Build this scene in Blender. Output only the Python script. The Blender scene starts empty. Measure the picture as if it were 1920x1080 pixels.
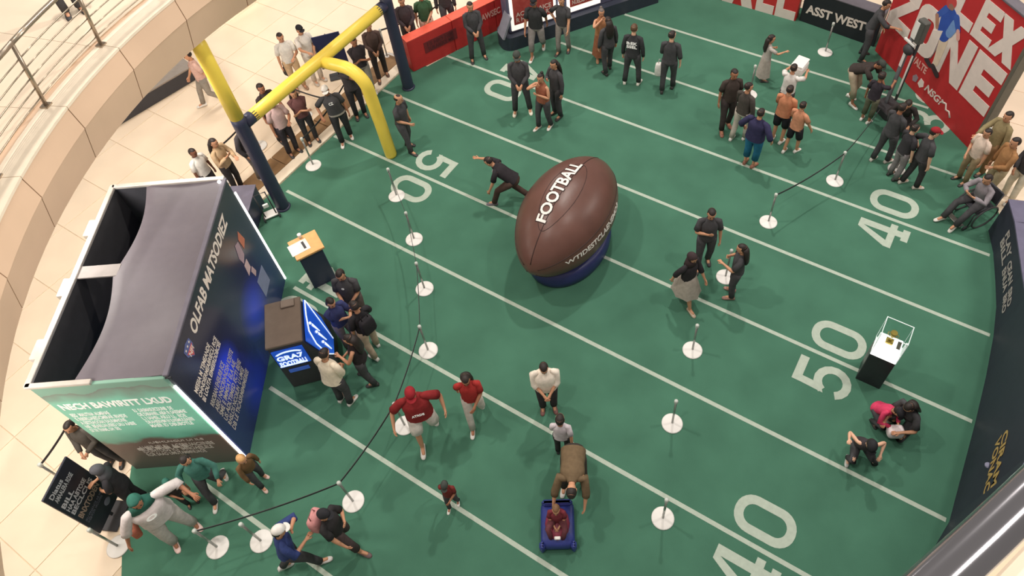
import bpy, bmesh, math, random
from mathutils import Vector, Matrix, Quaternion
random.seed(7)
sc = bpy.context.scene
col = sc.collection
R = math.radians

# ---------------------------------------------------------------- camera
cam_d = bpy.data.cameras.new('camera')
cam = bpy.data.objects.new('camera', cam_d)
col.objects.link(cam)
cam_d.sensor_fit = 'HORIZONTAL'
cam_d.sensor_width = 36.0
cam_d.lens = 36.0 * 1378.2 / 1920.0
cam_d.shift_x = -(1030.16 - 960) / 1920.0
cam_d.shift_y = -(540 - 401.25) / 1920.0
cam_d.clip_start = 0.05
cam_d.clip_end = 200
_r = Vector((0.853807, 0.517888, -0.052977)); _d = Vector((0.373062, -0.679649, -0.631587)); _f = Vector((-0.363097, 0.519489, -0.773493))
m3 = Matrix((_r, -_d, -_f)).transposed()
cam.matrix_world = Matrix.Translation((9.0399, -7.9406, 12.4768)) @ m3.to_4x4()
sc.camera = cam

# ---------------------------------------------------------------- light of the mall
w = bpy.data.worlds.new('mall_air'); sc.world = w; w.use_nodes = True
bg = w.node_tree.nodes['Background']
bg.inputs[0].default_value = (1.0, 0.93, 0.84, 1); bg.inputs[1].default_value = 0.37

def area(name, loc, target, size, power, color=(1, 0.94, 0.86)):
    l = bpy.data.lights.new(name, 'AREA'); l.shape = 'DISK'; l.size = size; l.energy = power; l.color = color
    o = bpy.data.objects.new(name, l); col.objects.link(o); o.location = loc
    o.rotation_euler = (Vector(target) - Vector(loc)).to_track_quat('-Z', 'Y').to_euler()
    return o
area('ceiling_light', (-2.0, -3.5, 19.0), (3.5, 0, 0), 0.7, 1000)
area('ceiling_light', (3.0, 8.0, 19.0), (4.0, 1, 0), 0.7, 1500)
area('ceiling_light', (13.0, 2.0, 19.0), (7.0, 1, 0), 0.8, 720)
area('ceiling_light', (5.0, -9.0, 19.5), (4.0, -3, 0), 0.9, 640)
for i, a in enumerate((-172, -152, -132)):
    area('downlight', (6.8 + 10.4 * math.cos(R(a)), -1.5 + 10.4 * math.sin(R(a)), 4.6), (6.8 + 10.8 * math.cos(R(a)), -1.5 + 10.8 * math.sin(R(a)), 0), 1.6, 170)
area('downlight', (-7.5, 2.0, 9.5), (-6.5, 2.0, 0), 3.0, 480)
area('downlight', (-6.0, 8.5, 9.5), (-4.5, 7.5, 0), 3.0, 430)
area('downlight', (14.5, 8.0, 9.5), (13.0, 7.0, 0), 2.5, 430)

def spot(name, loc, target, power, deg, color=(1, .93, .85)):
    l = bpy.data.lights.new(name, 'SPOT'); l.energy = power; l.spot_size = R(deg); l.spot_blend = .6; l.shadow_soft_size = .4; l.color = color
    o = bpy.data.objects.new(name, l); col.objects.link(o); o.location = loc
    o.rotation_euler = (Vector(target) - Vector(loc)).to_track_quat('-Z', 'Y').to_euler(); return o
for a_, pw in ((-176, 2200), (-163, 2400), (-149, 2600), (-134, 2600), (-119, 2200)):
    spot('fascia_fill_spot', (15.0, 2.4, 7.2), (6.77 + 8.55 * math.cos(R(a_)), -1.52 + 8.55 * math.sin(R(a_)), 5.55), pw, 17)  # unseen spots added to brighten the beige gallery fascia
area('ceiling_light', (11.6, -6.1, 15.0), (11.6, -6.1, 0), 0.7, 110)

vs = sc.view_settings
vs.view_transform = 'Standard'; vs.look = 'None'; vs.exposure = -0.12; vs.gamma = 1.0; vs.use_curve_mapping = False

# ---------------------------------------------------------------- materials
def lin(r, g, b):
    f = lambda v: (v / 255 / 12.92) if v <= 10 else ((v / 255 + 0.055) / 1.055) ** 2.4
    return (f(r), f(g), f(b))
MC = {}
def mat(name, rgb, rough=0.65, metal=0.0, var=0.08, scale=6.0, emit=0.0, emit_rgb=None, bump=0.0, bscale=60.0, spec=0.4):
    if name in MC: return MC[name]
    m = bpy.data.materials.new(name); m.use_nodes = True
    nt = m.node_tree; b = nt.nodes['Principled BSDF']
    c = lin(*rgb)
    b.inputs['Roughness'].default_value = rough; b.inputs['Metallic'].default_value = metal
    b.inputs['Specular IOR Level'].default_value = spec
    tc = nt.nodes.new('ShaderNodeTexCoord'); nz = nt.nodes.new('ShaderNodeTexNoise'); nz.inputs['Scale'].default_value = scale
    nz.inputs['Detail'].default_value = 4
    nt.links.new(tc.outputs['Object'], nz.inputs['Vector'])
    rp = nt.nodes.new('ShaderNodeValToRGB')
    rp.color_ramp.elements[0].position = 0.3; rp.color_ramp.elements[1].position = 0.7
    rp.color_ramp.elements[0].color = tuple(max(0, x * (1 - var)) for x in c) + (1,)
    rp.color_ramp.elements[1].color = tuple(min(1, x * (1 + var)) for x in c) + (1,)
    nt.links.new(nz.outputs['Fac'], rp.inputs['Fac']); nt.links.new(rp.outputs['Color'], b.inputs['Base Color'])
    if bump > 0:
        n2 = nt.nodes.new('ShaderNodeTexNoise'); n2.inputs['Scale'].default_value = bscale; n2.inputs['Detail'].default_value = 3
        bp = nt.nodes.new('ShaderNodeBump'); bp.inputs['Strength'].default_value = bump; bp.inputs['Distance'].default_value = 0.01
        nt.links.new(tc.outputs['Object'], n2.inputs['Vector']); nt.links.new(n2.outputs['Fac'], bp.inputs['Height'])
        nt.links.new(bp.outputs['Normal'], b.inputs['Normal'])
    if emit > 0:
        b.inputs['Emission Color'].default_value = lin(*(emit_rgb or rgb)) + (1,)
        b.inputs['Emission Strength'].default_value = emit
    MC[name] = m
    return m
def cloth(rgb):
    return mat('cloth_%d_%d_%d' % rgb, rgb, rough=0.85, var=0.12, scale=14, bump=0.25, bscale=40, spec=0.2)

# ---------------------------------------------------------------- mesh building
class MB:
    def __init__(s): s.v = []; s.f = []; s.mi = []; s.sm = []
    def add(s, vs_, fs, mi=0, smooth=True):
        n = len(s.v); s.v += [tuple(a) for a in vs_]
        for f in fs: s.f.append(tuple(i + n for i in f)); s.mi.append(mi); s.sm.append(smooth)
        return s
    def loft(s, rings, mi=0, cap0=True, cap1=True, smooth=True):
        k = len(rings[0]); vs_ = [p for r in rings for p in r]; fs = []
        for a in range(len(rings) - 1):
            for i in range(k):
                j = (i + 1) % k; fs.append((a * k + i, a * k + j, (a + 1) * k + j, (a + 1) * k + i))
        if cap0: fs.append(tuple(range(k - 1, -1, -1)))
        if cap1: fs.append(tuple(range((len(rings) - 1) * k, len(rings) * k)))
        return s.add(vs_, fs, mi, smooth)
    def tube(s, pts, radii, n=10, mi=0, side=None, flat=1.0, cap=True):
        pts = [Vector(p) for p in pts]; rings = []
        ref = Vector(side) if side is not None else None
        for i, p in enumerate(pts):
            t = (pts[min(i + 1, len(pts) - 1)] - pts[max(i - 1, 0)]).normalized()
            if ref is None: ref = Vector((0, 0, 1)) if abs(t.z) < 0.9 else Vector((1, 0, 0))
            a = ref - t * ref.dot(t)
            if a.length < 1e-4: a = t.orthogonal()
            a.normalize(); b = t.cross(a); ref = a
            r = radii[i] if isinstance(radii, (list, tuple)) else radii
            rx, ry = r if isinstance(r, tuple) else (r, r * flat)
            rings.append([p + a * rx * math.cos(2 * math.pi * q / n) + b * ry * math.sin(2 * math.pi * q / n) for q in range(n)])
        return s.loft(rings, mi, cap, cap)
    def box(s, c, size, mi=0, bev=0.0, M=None, smooth=False):
        x, y, z = (size[0] / 2, size[1] / 2, size[2] / 2); b = min(bev, x * .9, y * .9, z * .9)
        if b <= 0:
            vs_ = [(sx * x, sy * y, sz * z) for sx in (-1, 1) for sy in (-1, 1) for sz in (-1, 1)]
            fs = [(0, 1, 3, 2), (4, 6, 7, 5), (0, 4, 5, 1), (2, 3, 7, 6), (0, 2, 6, 4), (1, 5, 7, 3)]
        else:
            def ring(xx, yy, zz): return [(xx - b, -yy, zz), (xx, -yy + b, zz), (xx, yy - b, zz), (xx - b, yy, zz), (-xx + b, yy, zz), (-xx, yy - b, zz), (-xx, -yy + b, zz), (-xx + b, -yy, zz)]
            rr = [ring(x - b * .7, y - b * .7, -z), ring(x, y, -z + b), ring(x, y, z - b), ring(x - b * .7, y - b * .7, z)]
            vs_ = [p for r in rr for p in r]; fs = []
            for a in range(3):
                for i in range(8):
                    j = (i + 1) % 8; fs.append((a * 8 + i, a * 8 + j, a * 8 + 8 + j, a * 8 + 8 + i))
            fs.append(tuple(range(7, -1, -1))); fs.append(tuple(range(24, 32)))
        M = M or Matrix.Identity(4)
        return s.add([M @ Vector(p) + Vector(c) for p in vs_], fs, mi, smooth)
    def lathe(s, prof, c=(0, 0, 0), n=24, mi=0):
        rings = [[(c[0] + r * math.cos(2 * math.pi * i / n), c[1] + r * math.sin(2 * math.pi * i / n), c[2] + z) for i in range(n)] for r, z in prof]
        return s.loft(rings, mi)
    def ball(s, c, rad, n=12, m=8, mi=0, fn=None, M=None):
        rx, ry, rz = rad if isinstance(rad, tuple) else (rad,) * 3; rings = []
        for j in range(m + 1):
            th = math.pi * (0.02 + 0.96 * j / m)
            ring = []
            for i in range(n):
                ph = 2 * math.pi * i / n
                d = Vector((math.sin(th) * math.sin(ph), math.sin(th) * math.cos(ph), -math.cos(th)))
                k = fn(d) if fn else 1.0
                p = Vector((d.x * rx * k, d.y * ry * k, d.z * rz * k))
                if M is not None: p = M @ p
                ring.append(p + Vector(c))
            rings.append(ring)
        for r in rings: r.reverse()
        return s.loft(rings, mi)
    def prism(s, poly, z0, z1, mi=0, M=None):
        n = len(poly); M = M or Matrix.Identity(4)
        vs_ = [M @ Vector((x, y, z0)) for x, y in poly] + [M @ Vector((x, y, z1)) for x, y in poly]
        fs = [(i, (i + 1) % n, n + (i + 1) % n, n + i) for i in range(n)] + [tuple(range(n - 1, -1, -1)), tuple(range(n, 2 * n))]
        return s.add(vs_, fs, mi, False)
    def mesh(s, name, mats):
        me = bpy.data.meshes.new(name); me.from_pydata(s.v, [], s.f)
        for m in (mats if isinstance(mats, (list, tuple)) else [mats]): me.materials.append(m)
        me.polygons.foreach_set('material_index', s.mi); me.polygons.foreach_set('use_smooth', s.sm)
        bm = bmesh.new(); bm.from_mesh(me); bmesh.ops.recalc_face_normals(bm, faces=bm.faces); bm.to_mesh(me); bm.free()
        me.update(); return me
    def build(s, name, mats, parent=None, loc=None, label=None):
        o = bpy.data.objects.new(name, s.mesh(name, mats)); col.objects.link(o)
        if parent is not None: o.parent = parent
        if loc is not None: o.location = loc
        if label: o['label'] = label
        return o
def tag(o, label=None, cat=None, group=None, kind=None):
    if label: o['label'] = label
    if cat: o['category'] = cat
    if group: o['group'] = group
    if kind: o['kind'] = kind
    return o
def thing(name, label, cat, loc=(0, 0, 0), rz=0.0, group=None):
    o = bpy.data.objects.new(name, None); col.objects.link(o); o.empty_display_size = 0.1
    o.location = loc; o.rotation_euler = (0, 0, R(rz))
    return tag(o, label, cat, group)
def inst(name, me, parent, loc=(0, 0, 0), rz=0.0):
    o = bpy.data.objects.new(name, me); col.objects.link(o); o.parent = parent; o.location = loc; o.rotation_euler = (0, 0, rz); return o
def frame(o, right, up):
    r = Vector(right).normalized(); u = Vector(up).normalized(); u = (u - r * u.dot(r)).normalized(); n = r.cross(u)
    return Matrix.Translation(Vector(o)) @ Matrix((r, u, n)).transposed().to_4x4()
def text_mesh(body, bold=0.0, ext=0.004, spacing=1.0):
    cu = bpy.data.curves.new('text', 'FONT'); cu.body = body; cu.size = 1; cu.extrude = ext; cu.offset = bold; cu.space_character = spacing
    cu.align_x = 'LEFT'; cu.resolution_u = 3
    o = bpy.data.objects.new('text', cu); col.objects.link(o)
    bpy.context.view_layer.update()
    me = bpy.data.meshes.new_from_object(o.evaluated_get(bpy.context.evaluated_depsgraph_get()))
    bpy.data.objects.remove(o); bpy.data.curves.remove(cu)
    return me
def lettering(lines, M, width, height, m, parent, name='lettering', bold=0.0, italic=0.0, lift=0.003, gap=1.25):
    """lines of text fitted in a width x height box; M maps the box (x right, y up, z out) into the parent"""
    mb = MB(); n = len(lines); lh = height / (n * gap - (gap - 1))
    for k, t in enumerate(lines):
        wf = 1.0
        if isinstance(t, tuple): t, wf = t
        me = text_mesh(t, bold)
        vs_ = [v.co.copy() for v in me.vertices]
        if not vs_: continue
        x0 = min(v.x for v in vs_); x1 = max(v.x for v in vs_); y0 = min(v.y for v in vs_); y1 = max(v.y for v in vs_)
        zt = 0.0
        kx = width * wf / (x1 - x0); ky = lh / max(y1 - y0, 1e-3)
        oy = height - lh - k * lh * gap
        out = []
        for v in vs_:
            yy = (v.y - y0) * ky
            out.append(M @ Vector(((v.x - x0) * kx + italic * yy, yy + oy, lift + (0.002 if v.z > 0 else 0.0))))
        mb.add(out, [tuple(p.vertices) for p in me.polygons], 0, False)
        bpy.data.meshes.remove(me)
    o = bpy.data.objects.new(name, bpy.data.meshes.new(name)); me = o.data
    me.from_pydata(mb.v, [], mb.f); me.materials.append(m); me.update()
    col.objects.link(o); o.parent = parent
    return o
BLOCK = {  # block letters in a unit box as lists of convex polygons
 'F': [[(0, 0), (.34, 0), (.34, 1), (0, 1)], [(.34, .74), (1, .74), (1, 1), (.34, 1)], [(.34, .38), (.85, .38), (.85, .62), (.34, .62)]],
 'L': [[(0, 0), (.36, 0), (.36, 1), (0, 1)], [(.36, 0), (1, 0), (1, .27), (.36, .27)]],
 'E': [[(0, 0), (.36, 0), (.36, 1), (0, 1)], [(.36, .75), (1, .75), (1, 1), (.36, 1)], [(.36, .38), (.86, .38), (.86, .62), (.36, .62)], [(.36, 0), (1, 0), (1, .25), (.36, .25)]],
 'X': [[(0, 0), (.36, 0), (1, 1), (.64, 1)], [(.64, 0), (1, 0), (.36, 1), (0, 1)]],
 'Z': [[(0, .75), (1, .75), (1, 1), (0, 1)], [(0, 0), (1, 0), (1, .25), (0, .25)], [(0, .25), (.38, .25), (1, .75), (.62, .75)]],
 'N': [[(0, 0), (.3, 0), (.3, 1), (0, 1)], [(.7, 0), (1, 0), (1, 1), (.7, 1)], [(.3, .62), (.7, 0), (.7, .42), (.3, 1)]],
 'V': [[(0, 1), (.36, 1), (.68, 0), (.32, 0)], [(.64, 1), (1, 1), (.68, 0), (.32, 0)]],
 'A': [[(0, 0), (.34, 0), (.66, 1), (.34, 1)], [(.66, 0), (1, 0), (.66, 1), (.34, 1)], [(.2, .2), (.8, .2), (.72, .42), (.28, .42)]],
}
def ring_poly(n=10, w=.36):
    o = []; pts = []
    for cx, cy, a0 in ((1 - .34, 1 - .24, 0), (.34, 1 - .24, 90), (.34, .24, 180), (1 - .34, .24, 270)):
        for k in range(5): a = R(a0 + 90 * k / 4); pts.append((cx + .34 * math.cos(a), cy + .24 * math.sin(a)))
    inn = [((x - .5) * .36 + .5, (y - .5) * .5 + .5) for x, y in pts]
    return [[pts[i], pts[(i + 1) % 20], inn[(i + 1) % 20], inn[i]] for i in range(20)]
BLOCK['O'] = ring_poly()
def block(ch, M, wd, ht, m, parent, name='letter', d=0.008):
    mb = MB()
    for k, poly in enumerate(BLOCK[ch]): mb.prism([(x * wd, y * ht) for x, y in poly], 0.0, d + .0006 * k, M=M)
    return mb.build(name, m, parent)
# ---------------------------------------------------------------- shared materials
M_turf = mat('turf_green', (74, 118, 98), rough=0.95, var=0.10, scale=1.3, bump=0.5, bscale=180, spec=0.1)
M_paint = mat('field_paint', (176, 188, 174), rough=0.85, var=0.06, scale=12)
M_tile = mat('floor_tile', (238, 218, 194), rough=0.32, var=0.05, scale=1.1)
M_grout = mat('tile_grout', (218, 198, 172), rough=0.8)
M_stone = mat('fascia_beige', (222, 190, 162), rough=0.55, var=0.03, scale=1.5)
M_kerb = mat('kerb_cream', (238, 222, 200), rough=0.5, var=0.04)
M_joint = mat('joint_dark', (140, 115, 92), rough=0.9)
M_steel = mat('rail_steel', (176, 160, 142), rough=0.3, metal=0.75, var=0.05)
M_navy = mat('navy_vinyl', (54, 57, 80), rough=0.4, var=0.06)
M_yellow = mat('yellow_vinyl', (246, 217, 88), rough=0.38, var=0.04, scale=3)
M_white = mat('white_plastic', (238, 234, 230), rough=0.45, var=0.03)
M_chrome = mat('post_chrome', (170, 172, 168), rough=0.3, metal=0.8)
M_black = mat('matt_black', (62, 61, 64), rough=0.6)  # this black and the dark panel are lifted, haze put into the colour
M_dark = mat('dark_panel', (60, 60, 66), rough=0.5)
M_red = mat('red_vinyl', (196, 52, 52), rough=0.5, var=0.06)
M_letter = mat('letter_white', (232, 216, 208), rough=0.6, var=0.04)
M_wood = mat('wood_top', (226, 172, 110), rough=0.5, var=0.08, scale=9)
M_plank = mat('brown_plank', (140, 108, 74), rough=0.6, var=0.12, scale=5)
M_led = mat('led_strip', (255, 250, 240), emit=6.0)
M_print = mat('print_white', (232, 228, 222), rough=0.6, emit=0.4)

# ---------------------------------------------------------------- floor and field
floor = MB().box((1.5, 0.5, -0.09), (34, 34, 0.14)).build('floor', M_grout); tag(floor, 'cream tiled mall floor around the green field', 'floor', kind='structure')
turf_poly = [(-2.78, 3.2), (-2.78, -2.7), (-2.35, -4.3), (-1.5, -6.3), (-0.31, -8.06), (0.41, -8.81), (1.03, -9.32), (2.4, -10.4), (4.5, -11.2), (8.5, -10.5), (11.0, -6.0), (12.2, -3.0), (12.35, 0), (12.25, 2.2), (11.75, 4.45), (10.75, 6.7), (9.8, 8.0), (8.0, 9.9), (5.0, 10.1), (2.5, 10.1), (-0.9, 6.4), (-1.6, 5.2), (-2.3, 3.2)]
def inside(x, y, poly):
    c = False; n = len(poly)
    for i in range(n):
        x1, y1 = poly[i]; x2, y2 = poly[(i + 1) % n]
        if (y1 > y) != (y2 > y) and x < (x2 - x1) * (y - y1) / (y2 - y1) + x1: c = not c
    return c
T = 1.2
tile_me = MB().box((0, 0, -0.012), (T - 0.012, T - 0.012, 0.02), bev=0.004).mesh('tile', M_tile)
for i in range(-9, 12):
    for j in range(-10, 12):
        x, y = i * T + 0.3, j * T + 0.2
        if not ((-10.5 < x < 1.5 and -11.5 < y < 12.0) or (9.5 < x < 14.5 and 3.0 < y < 11.0) or (y > 9 and -10 < x < 14)): continue
        cs = [(x + a * .6, y + b * .6) for a in (-1, 0, 1) for b in (-1, 0, 1)]
        if all(inside(a, b, turf_poly) for a, b in cs): continue
        inst('tile', tile_me, floor, (x, y, -0.005))
turf = MB().prism(turf_poly, -0.004, 0.006).build('turf_field', M_turf); tag(turf, 'green artificial turf football field with white lines and numbers', 'field', kind='structure')
Z = 0.0065
for x0, x1, y in ((1.3, 9.45, 7.6), (0.35, 10.95, 5.7), (-2.1, 11.55, 3.8), (-2.76, 11.92, 1.9), (-2.74, 12.0, 0.0), (-2.5, 12.0, -1.9), (-0.45, 11.9, -3.8), (0.75, 11.2, -5.7), (0.9, 10.6, -7.6)):
    MB().box(((x0 + x1) / 2, y, Z), (x1 - x0, 0.075, 0.004)).build('yard_line', M_paint, turf)
def arc(cx, cy, rx, ry, a0, a1, n): return [(cx + rx * math.cos(R(a0 + (a1 - a0) * k / n)), cy + ry * math.sin(R(a0 + (a1 - a0) * k / n))) for k in range(n + 1)]
def strip(outer, inner): return [[outer[i], outer[i + 1], inner[i + 1], inner[i]] for i in range(len(outer) - 1)]
t_ = .15
def rrect(w_, h_, r, n=6):
    return arc(w_ - r, h_ - r, r, r, 0, 90, n) + arc(r, h_ - r, r, r, 90, 180, n) + arc(r, r, r, r, 180, 270, n) + arc(w_ - r, r, r, r, 270, 360, n)
def zero():
    o = rrect(.64, 1.0, .3); i = [(x + t_, y + t_) for x, y in rrect(.64 - 2 * t_, 1 - 2 * t_, .16)]
    o.append(o[0]); i.append(i[0]); return strip(o, i)
DIG = {'0': zero(),
 '5': [[(.06, .84), (.60, .84), (.60, 1), (.06, 1)], [(.04, .42), (.19, .50), (.2, .84), (.06, .84)]] + strip(arc(.31, .33, .33, .33, 150, -155, 14), arc(.31, .33, .18, .18, 150, -155, 14)),
 '4': [[(.30, 0), (.62, 0), (.62, .14), (.30, .14)], [(.38, .14), (.54, .14), (.54, 1), (.38, 1)], [(0, .26), (.66, .26), (.66, .40), (0, .40)], [(0, .40), (.17, .40), (.42, 1), (.38, 1), (.30, 1)]],
 '3': strip(arc(.31, .29, .32, .29, 120, -150, 12), arc(.31, .29, .17, .15, 120, -150, 12)) + strip(arc(.31, .73, .29, .27, 155, -100, 12), arc(.31, .73, .14, .13, 155, -100, 12))}
def number(txt, side, y):
    for k, ch in enumerate(txt):
        off = -0.78 if k == 0 else 0.13
        if side == 'r': M = frame((10.05, y + off, Z), (0, 1, 0), (-1, 0, 0))
        else: M = frame((-0.48, y - off, Z), (0, -1, 0), (1, 0, 0))
        mb = MB()
        for q, poly in enumerate(DIG[ch]): mb.prism(poly, 0, 0.003 + (.00025 * q if ch != '0' else 0), M=M)
        mb.build('field_number', M_paint, turf)
number('30', 'r', 7.6); number('40', 'r', 3.8); number('50', 'r', 0); number('40', 'r', -3.8)
number('40', 'l', 3.8); number('50', 'l', 0); number('40', 'l', -3.8)
k1 = MB().box((-2.93, 0.15, 0.02), (0.27, 5.9, 0.05), bev=0.01).build('trim_1', M_kerb); tag(k1, 'pale kerb strip along the left edge of the turf', 'kerb', kind='structure')
k2 = MB()
pl_me = MB().box((0, 0, 0.02), (0.5, 1.45, 0.045), bev=0.008).mesh('plank', M_plank)
k2o = bpy.data.objects.new('trim_2', None); col.objects.link(k2o); tag(k2o, 'brown wooden plank walkway beside the pale kerb', 'walkway', kind='structure')
for k in range(4): inst('plank', pl_me, k2o, (-3.33, -2.05 + 1.47 * k, 0))

# ---------------------------------------------------------------- upper gallery ring with railing
CX, CY = 6.77, -1.52
def pol(r, a, z): return Vector((CX + r * math.cos(R(a)), CY + r * math.sin(R(a)), z))
ring = bpy.data.objects.new('gallery_ring', None); col.objects.link(ring); tag(ring, 'curved beige upper gallery with steel railing', 'balcony', kind='structure')
A0, A1, ST = -199.4, -103.0, 8.8
def sweep(prof, a0, a1, n, name, m, parent, g=0.0):
    rings = [[pol(r, a0 + g + (a1 - a0 - 2 * g) * k / n, z) for r, z in prof] for k in range(n + 1)]
    mb = MB(); mb.loft(rings, 0, True, True, False); return mb.build(name, m, parent)
sweep([(8.76, 4.83), (13.5, 4.83), (13.5, 5.72), (8.76, 5.72)], A0, A1, 40, 'slab', M_kerb, ring)
a = A0
while a < A1 - 1:
    sweep([(8.68, 5.42), (8.52, 5.42), (8.56, 5.80), (8.70, 5.80)], a, a + ST, 4, 'fascia_panel', M_stone, ring, 0.05)
    sweep([(8.84, 4.79), (8.71, 4.79), (8.53, 5.41), (8.68, 5.41)], a, a + ST, 4, 'fascia_panel', M_stone, ring, 0.05)
    sweep([(8.55, 5.80), (8.92, 5.80), (8.92, 5.84), (8.55, 5.84)], a, a + ST, 4, 'kerb_slab', M_kerb, ring, 0.03)
    sweep([(8.92, 5.72), (9.1, 5.72), (9.1, 5.76), (8.92, 5.76)], a, a + ST, 4, 'gutter', M_stone, ring, 0.0)
    sweep([(9.1, 5.72), (13.5, 5.72), (13.5, 5.78), (9.1, 5.78)], a, a + ST, 4, 'floor_slab', M_tile, ring, 0.02)
    p0 = pol(8.86, a, 5.84); p1 = pol(8.66, a, 6.92)
    mb = MB(); mb.tube([p0, p1], (.028, .028), n=8, side=(pol(1, a + 90, 0) - pol(0, 0, 0))); mb.box(p0 + Vector((0, 0, .01)), (.12, .12, .02), M=Matrix.Rotation(R(a), 4, 'Z')); mb.build('railing_post', M_steel, ring)
    for k in range(5):
        f = .16 + .155 * k
        MB().tube([p0.lerp(p1, f) if q == 0 else pol(8.86 - .2 * f, a + ST * q / 4, 5.84 + 1.08 * f) for q in range(5)], .011, n=6).build('railing_bar', M_steel, ring)
    MB().tube([pol(8.66, a + ST * q / 4, 6.93) for q in range(5)], .036, n=8).build('handrail', M_steel, ring)
    a += ST

# the near handrail of the photographer's own gallery
near = bpy.data.objects.new('near_balustrade', None); col.objects.link(near); tag(near, 'polished steel handrail and beige ledge close to the viewer', 'balustrade', kind='structure')
dr = Vector((0.42, 0.908, 0)); nr = Vector((0.908, -0.42, 0)); n0 = Vector((9.3176, -7.4650, 11.5))
M_rail = mat('polished_steel', (150, 148, 154), rough=0.14, metal=0.9, var=0.03)
def rl(s, off, z): return n0 + dr * s + nr * (off - 0.03 * s * s) + Vector((0, 0, z - n0.z))
MB().tube([rl(s / 5, 0, 11.5) for s in range(-6, 8)], 0.0285, n=24).build('handrail', M_rail, near)
def bar(prof, name, m):
    mb = MB(); mb.loft([[rl(s / 5, o, z) for o, z in prof] for s in range(-6, 8)], 0, True, True, False); mb.build(name, m, near)
bar([(0.03, 10.60), (0.03, 10.70), (0.108, 10.70), (0.108, 10.60)], 'ledge', M_stone)
bar([(0.109, 10.58), (0.109, 10.68), (0.9, 10.68), (0.9, 10.58)], 'floor_slab', M_kerb)
for s in (-1.0, 1.1):
    MB().tube([rl(s, 0.0, 11.49), rl(s, 0.06, 10.69)], 0.014, n=8).build('railing_post', M_steel, near)

# ---------------------------------------------------------------- inflatable goal
g = thing('inflatable_goal', 'inflatable yellow goal frame with navy posts on the left sideline', 'goal', (-2.22, 0, 0))
for s, nm in ((-1, 'post'), (1, 'post')):
    y = 2.3 * s
    MB().tube([(0, y, 0.0), (0, y, 0.1), (0, y, 1.3), (0, y, 2.62), (0, y, 2.78)], [.13, .145, .145, .145, .14], n=18).build('post_sleeve', M_navy, g)
    up = MB().tube([(0, y, 2.74), (0, y, 3.7), (0, y, 4.55), (0, y, 4.66), (0, y, 4.70)], [.14, .14, .14, .12, .07], n=18).build('upright', M_yellow, g)
    MB().tube([(0, y - s * .1, 2.55), (0.0, y - s * .38, 2.55)], .135, n=16).build('elbow_sleeve', M_navy, g)
    MB().lathe([(.16, 0), (.17, .02), (.15, .05)], (0, y, 0)).build('post_foot', M_navy, g)
    MB().tube([(0.0, y + .15, 2.7), (0.0, y + .1, 2.78), (0.0, y - .1, 2.78)], .012, n=6).build('strap', M_black, g)
MB().tube([(0, -2.0, 2.55), (0, -1, 2.55), (0, 0, 2.55), (0, 1, 2.55), (0, 2.0, 2.55)], .135, n=18).build('crossbar', M_yellow, g)
gp = []
for k in range(9):
    a = R(90 * k / 8); gp.append((0.62 + .45 * math.sin(a), .12 + .05 * k / 8, 2.05 + .45 * math.cos(a)))
MB().tube([(0.06, 0.02, 2.5), (0.35, .08, 2.5)] + gp + [(1.12, .17, 1.0), (1.16, .16, 0.06), (1.16, .16, 0.0)], [.13, .14] + [.14] * 9 + [.14, .14, .125], n=18).build('gooseneck', M_yellow, g)
tb = thing('ballast_box', 'navy ballast box with grey lid behind the left goal post', 'box', (-2.88, -3.02, 0), 34)
MB().box((0, 0, .3), (1.0, .8, .6), bev=.02).build('body', M_navy, tb); MB().box((0, 0, .615), (1.02, .82, .03), bev=.008).build('lid', mat('grey_lid', (104, 100, 116)), tb)
cr = thing('folding_cart', 'small folded black hand cart leaning on the left goal post', 'cart', (-2.2, -2.66, 0), 60)
MB().tube([(-.12, 0, .12), (-.12, -.12, .95), (.12, -.12, .95), (.12, 0, .12)], .014, n=6).build('frame', M_black, cr)
MB().box((0, .1, .06), (.3, .22, .03), bev=.005).build('platform', M_white, cr)
for s in (-1, 1): MB().tube([(s * .15, -.02, .07), (s * .18, -.02, .07)], .07, n=14).build('wheel', M_black, cr)
MB().box((0, -.06, .5), (.12, .05, .1), bev=.01).build('clip', M_white, cr)

# ---------------------------------------------------------------- giant football
FB = Vector((4.014, -0.124, 1.081)); fa, fb_ = 1.537, .903
ball = thing('giant_football', 'giant brown inflatable football on a round blue base', 'football', (FB.x, FB.y, 0), 92.8)
M_ball = mat('ball_leather', (102, 70, 62), rough=0.36, var=0.12, scale=2.2, bump=0.15, bscale=12)
def fsurf(t, q, k=1.0):
    r = fb_ * max(0.0, 1 - t * t) ** .62 * k
    sag = 0.05 * math.exp(-((t + .05) / .35) ** 2) * math.exp(-((q - R(70)) / R(32)) ** 2)
    r *= (1 - sag)
    return Vector((fa * t, r * math.cos(q + math.pi) , FB.z + r * math.sin(q)))
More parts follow.
